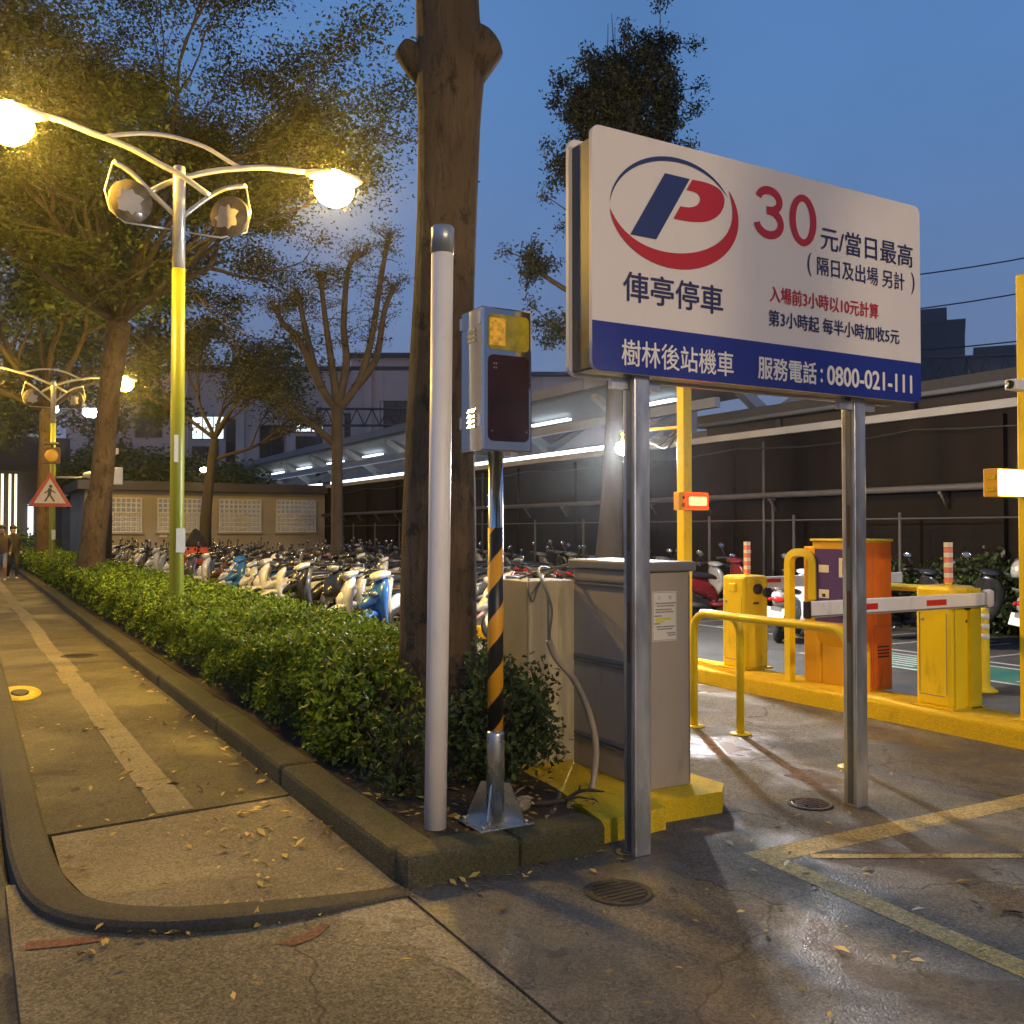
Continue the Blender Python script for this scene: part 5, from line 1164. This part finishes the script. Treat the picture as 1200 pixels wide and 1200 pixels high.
    m = MB(); m.box((0, -.90, .47), (.26, .012, .15), 0, Matrix.Translation((0, -.90, .47)) @ Matrix.Rotation(R(-18), 4, 'X') @ Matrix.Translation((0, .90, -.47)))
    out.append(('number_plate', m, [plate_m]))
    m = MB(); m.box((0, -.80, .52), (.16, .20, .06)); m.tube([(.14, -.75, .30), (.14, -.25, .24)], [.05, .035], 8); m.tube([(-.05, -.05, .2), (-.2, -.1, .02)], .014, 5); m.tube([(-.1, -.84, .80), (-.11, -.95, .83), (.11, -.95, .83), (.1, -.84, .80)], .014, 6)
    out.append(('exhaust', m, [rim_m]))
    return out
def resolve(ms, paint): return [paint if x == 'P' else x for x in ms]
PROTO = []; FAR = []
for var in (0, 1):
    SP = scooter_parts(var); pm = []
    for nm, m, ms in SP:
        o = m.build(nm, resolve(ms, PAINT['grey'])); pm.append((nm, o.data, ms)); bpy.data.objects.remove(o)
    PROTO.append(pm)
    far = MB(); slots = ['P']                   # one-piece version for the far scooters
    for nm, m, ms in SP:
        mp_ = []
        for x in ms:
            if x not in slots: slots.append(x)
            mp_.append(slots.index(x))
        far.add(m.v, m.f, 0); k = len(m.f); far.m[-k:] = [mp_[i] for i in m.m]; far.sm[-k:] = m.sm
    fo = far.build('scooter', resolve(slots, PAINT['grey'])); FAR.append(fo.data); bpy.data.objects.remove(fo)
def scooter(x, y, rz, paint, label, group, detailed, shield=None, lean=8, skip=()):
    var = rnd.choice((0, 0, 1))
    rot = (0, R(lean), rz)
    if not detailed:
        o = bpy.data.objects.new('scooter', FAR[var]); C.objects.link(o); o.material_slots[0].link = 'OBJECT'; o.material_slots[0].material = PAINT[paint]
        o.location = (x, y, 0); o.rotation_euler = rot; o.scale = [rnd.uniform(.93, 1.07)]*3; return tag(o, label, 'scooter', group)
    t = thing('scooter', (x, y, 0), label, 'scooter', 0, group); t.rotation_euler = rot; t.scale = [rnd.uniform(.94, 1.06)]*3
    st_ = R(rnd.choice((rnd.uniform(18, 38), rnd.uniform(18, 38), rnd.uniform(-6, 6)))); piv = Vector((0, .47, 0)); off = piv-Matrix.Rotation(st_, 3, 'Z') @ piv; nw = 0
    for nm, me, ms in PROTO[var]:
        if nm in skip: continue
        o = bpy.data.objects.new(nm, me); C.objects.link(o); o.parent = t
        nw += nm == 'wheel'
        if nm in ('front_fender', 'handlebar', 'handlebar_cover', 'mirror') or (nm == 'wheel' and nw == 1) or (nm == 'headlight' and var == 1): o.rotation_euler = (0, 0, st_); o.location = off
        if ms[0] == 'P':
            o.material_slots[0].link = 'OBJECT'; o.material_slots[0].material = PAINT[shield if (shield and nm in ('front_shield', 'front_fender')) else paint]
    return t
ORD = 'first second third fourth fifth sixth seventh eighth ninth tenth eleventh twelfth thirteenth fourteenth fifteenth sixteenth seventeenth eighteenth nineteenth twentieth'.split()
def ordn(k):
    if k < 20: return ORD[k]
    tens = {20: 'twenty', 30: 'thirty', 40: 'forty', 50: 'fifty'}; a, b_ = divmod(k+1, 10)
    return {20: 'twentieth', 30: 'thirtieth', 40: 'fortieth'}[k+1] if b_ == 0 else tens[a*10]+'-'+ORD[b_-1]
cols = ['white', 'silver', 'black', 'grey', 'black', 'silver', 'cream', 'grey', 'white', 'black', 'brown', 'grey', 'black', 'silver', 'black', 'grey', 'white']
spec = {0: ('white', 'blue'), 1: ('brown', 'cream'), 2: ('white', None), 3: ('silver', None), 4: ('black', None), 5: ('white', 'black'), 7: ('grey', None), 8: ('black', 'white'), 12: ('blue', 'blue'), 10: ('brown', None)}
y = 11.75; k = 0
while y < 38.5:
    c, s_ = spec.get(k, (rnd.choice(cols), None))
    lb = f"{c} scooter nosed to the hedge, {ordn(k)} along the front row from the big trunk"
    if k == 0: lb = 'white scooter with a blue front, nearest of the row behind the hedge'
    scooter(5.45+rnd.uniform(-.25, .2), y, R(90+rnd.uniform(-20, 20)), c, lb, 'scooters behind the hedge', k < 16, s_, rnd.uniform(5, 11), ('number_plate',))
    y += rnd.uniform(.60, .74); k += 1
scooter(7.3, 11.9, R(75), 'pink', 'pale pink scooter seen between the big trunk and the beige cabinet', 'scooters behind the hedge', True)
scooter(6.6, 11.15, R(100), 'white', 'white scooter just right of the big trunk by the striped pole', 'scooters behind the hedge', True)
y = 16.5; k = 0
while y < 38.5:
    c = rnd.choice(cols)
    scooter(8.6+rnd.uniform(-.15, .15), y, R(90+rnd.uniform(-14, 14)), c, f"{c} scooter in the middle row, {ordn(k)} back from its near end", 'scooters in the middle row', k < 5, None, rnd.uniform(5, 11))
    y += rnd.uniform(.70, .86); k += 1
walls = {}
y = 3.3; k = 0
back = [(5.9, 'grey', 'dark grey scooter at the far right beside the yellow post'), (7.3, 'silver', 'silver scooter with a red tail light behind the banded bollard'), (8.55, 'black', 'black scooter with a white number plate between machine and barrier'),
        (9.6, 'black', 'black scooter against the wall right behind the orange machine')]
for yy, c, lb in back:
    q = scooter(12.3, yy, R(-90+rnd.uniform(-10, 10)), c, lb, 'scooters along the dark wall', True)
    if yy == 8.55:
        pl = [x for x in q.children if x.name.startswith('number_plate')][0]; vs, fs = text_mesh('MGW-6208', -.115, -.03, .115, .045, -.0072)
        MB().add(vs, fs, 0, False, Matrix.Translation((0, -.90, .47)) @ Matrix.Rotation(R(-18), 4, 'X')).build('lettering', black_pl, pl)
scooter(10.6, 10.25, R(-62), 'white', 'white scooter behind the lowered white arm of the farther barrier', 'scooters along the dark wall', True)
scooter(12.0, 13.5, R(-95), 'red', 'dark red scooter with a white plate between cabinet and farther barrier', 'scooters along the dark wall', True)
y = 14.4; k = 0
while y < 39.5:
    c = rnd.choice(['black', 'grey', 'black', 'silver', 'white', 'black', 'grey'])
    scooter(12.3+rnd.uniform(-.12, .12), y, R(-90+rnd.uniform(-10, 10)), c, f"{c} scooter by the dark wall, {ordn(k)} beyond the dark red one", 'scooters along the dark wall', y < 19, None, rnd.uniform(5, 10))
    y += rnd.uniform(.72, .9); k += 1
# things left on scooters
def helmet(loc, m, label):
    t = thing('helmet', loc, label, 'helmet'); mb = MB(); mb.lathe([(.125, -.09), (.14, -.03), (.135, .05), (.10, .12), (.04, .15), (.001, .155)], n=16); mb.build('shell', m, t)
    mb = MB(); mb.ell((0, -.10, .0), (.10, .05, .06)); mb.build('visor', glass_dark, t)
helmet((11.7, 10.05, .95), PAINT['pink'], 'pink helmet on the scooter left of the orange machine')
helmet((12.6, 7.9, 1.05), PAINT['silver'], 'silver helmet on the scooter near the marker stick')
helmet((5.6, 19.6, .98), PAINT['white'], 'white helmet on a front row scooter seat')
t = thing('rain_cover', (5.35, 26.4, 0), 'orange and black rain cover draped over a scooter by the lamp pole', 'cover')
mb = MB(); mb.loft([ring_xy(.72, 0, .42, .55, 14), ring_xy(.95, 0, .38, .48, 14), ring_xy(1.12, 0, .32, .36, 14), ring_xy(1.18, 0, .28, .3, 14)]); mb.build('orange_skirt', rain_orange, t)
mb = MB(); mb.loft([ring_xy(1.181, 0, .30, .32, 14), ring_xy(1.4, .02, .22, .2, 14), ring_xy(1.62, .05, .08, .06, 14), ring_xy(1.66, .05, .02, .02, 14)]); mb.build('black_hood', cloth_dark, t)
t = thing('pink_bag', (8.1, 16.2, .95), 'pink bag perched upright on a scooter left of the big trunk', 'bag')
mb = MB(); mb.box((0, 0, .16), (.24, .14, .34), 0, Matrix.Rotation(R(-8), 4, 'Y'), .02); mb.build('pouch', pink_bag, t)
mb = MB(); mb.tube(bent([(-.06, 0, .3), (-.06, 0, .42), (.03, 0, .42), (.03, 0, .3)], .03), .01, 5); mb.build('handle', pink_bag, t)

# ------------------------------------------------------------------ people
def person(loc, rz, label, top, legs, bare):
    t = thing('person', loc, label, 'person', rz)
    joints = [(0, 0, .93, .15), (0, .0, 1.12, .135), (0, .01, 1.36, .155), (0, .01, 1.47, .06), (0, .03, 1.55, .085), (0, .03, 1.64, .095), (0, .02, 1.71, .06),
              (-.19, .01, 1.38, .062), (-.25, -.06, 1.12, .05), (-.23, .08, .90, .04), (-.23, .12, .82, .04), (.19, .01, 1.38, .062), (.25, .05, 1.12, .05), (.22, .2, .93, .04), (.21, .25, .87, .04),
              (-.09, 0, .86, .095), (-.10, .16, .48, .066), (-.10, .10, .09, .045), (-.10, .22, .04, .045), (.09, 0, .86, .095), (.10, -.04, .47, .066), (.10, -.28, .13, .045), (.10, -.2, .04, .045)]
    ed = [(0, 1), (1, 2), (2, 3), (3, 4), (4, 5), (5, 6), (2, 7), (7, 8), (8, 9), (9, 10), (2, 11), (11, 12), (12, 13), (13, 14), (0, 15), (15, 16), (16, 17), (17, 18), (0, 19), (19, 20), (20, 21), (21, 22)]
    me = bpy.data.meshes.new('body'); me.from_pydata([j[:3] for j in joints], ed, []); o = bpy.data.objects.new('body', me); C.objects.link(o)
    md = o.modifiers.new('skin', 'SKIN')
    for v, j in zip(me.skin_vertices[0].data, joints): v.radius = (j[3], j[3])
    me.skin_vertices[0].data[0].use_root = True
    o.modifiers.new('sub', 'SUBSURF').levels = 1
    dg = bpy.context.evaluated_depsgraph_get(); dg.update(); nm = bpy.data.meshes.new_from_object(o.evaluated_get(dg)); bpy.data.objects.remove(o)
    nm.materials.clear()
    for m in (skin_m, top, legs, shoe_m): nm.materials.append(m)
    for p in nm.polygons:
        z = p.center.z; p.use_smooth = True
        arm = abs(p.center.x) > .17
        p.material_index = 3 if z < .09 else (0 if z > 1.47 or (arm and z < .93) or (bare and z < .52) else (1 if z > .9 or arm else 2))
    o = bpy.data.objects.new('body', nm); C.objects.link(o); o.parent = t
    mb = MB(); mb.ell((0, .0, 1.68), (.105, .115, .10)); mb.ell((0, -.06, 1.62), (.09, .06, .11)); mb.build('hair', black_pl, t)
person((.98, 33.6, .02), R(170), 'person in a brown top and shorts walking on the sidewalk', cloth_brown, cloth_blue, True)
person((1.32, 34.8, .02), R(185), 'person in dark clothes walking behind another on the sidewalk', cloth_dark, cloth_dark, False)
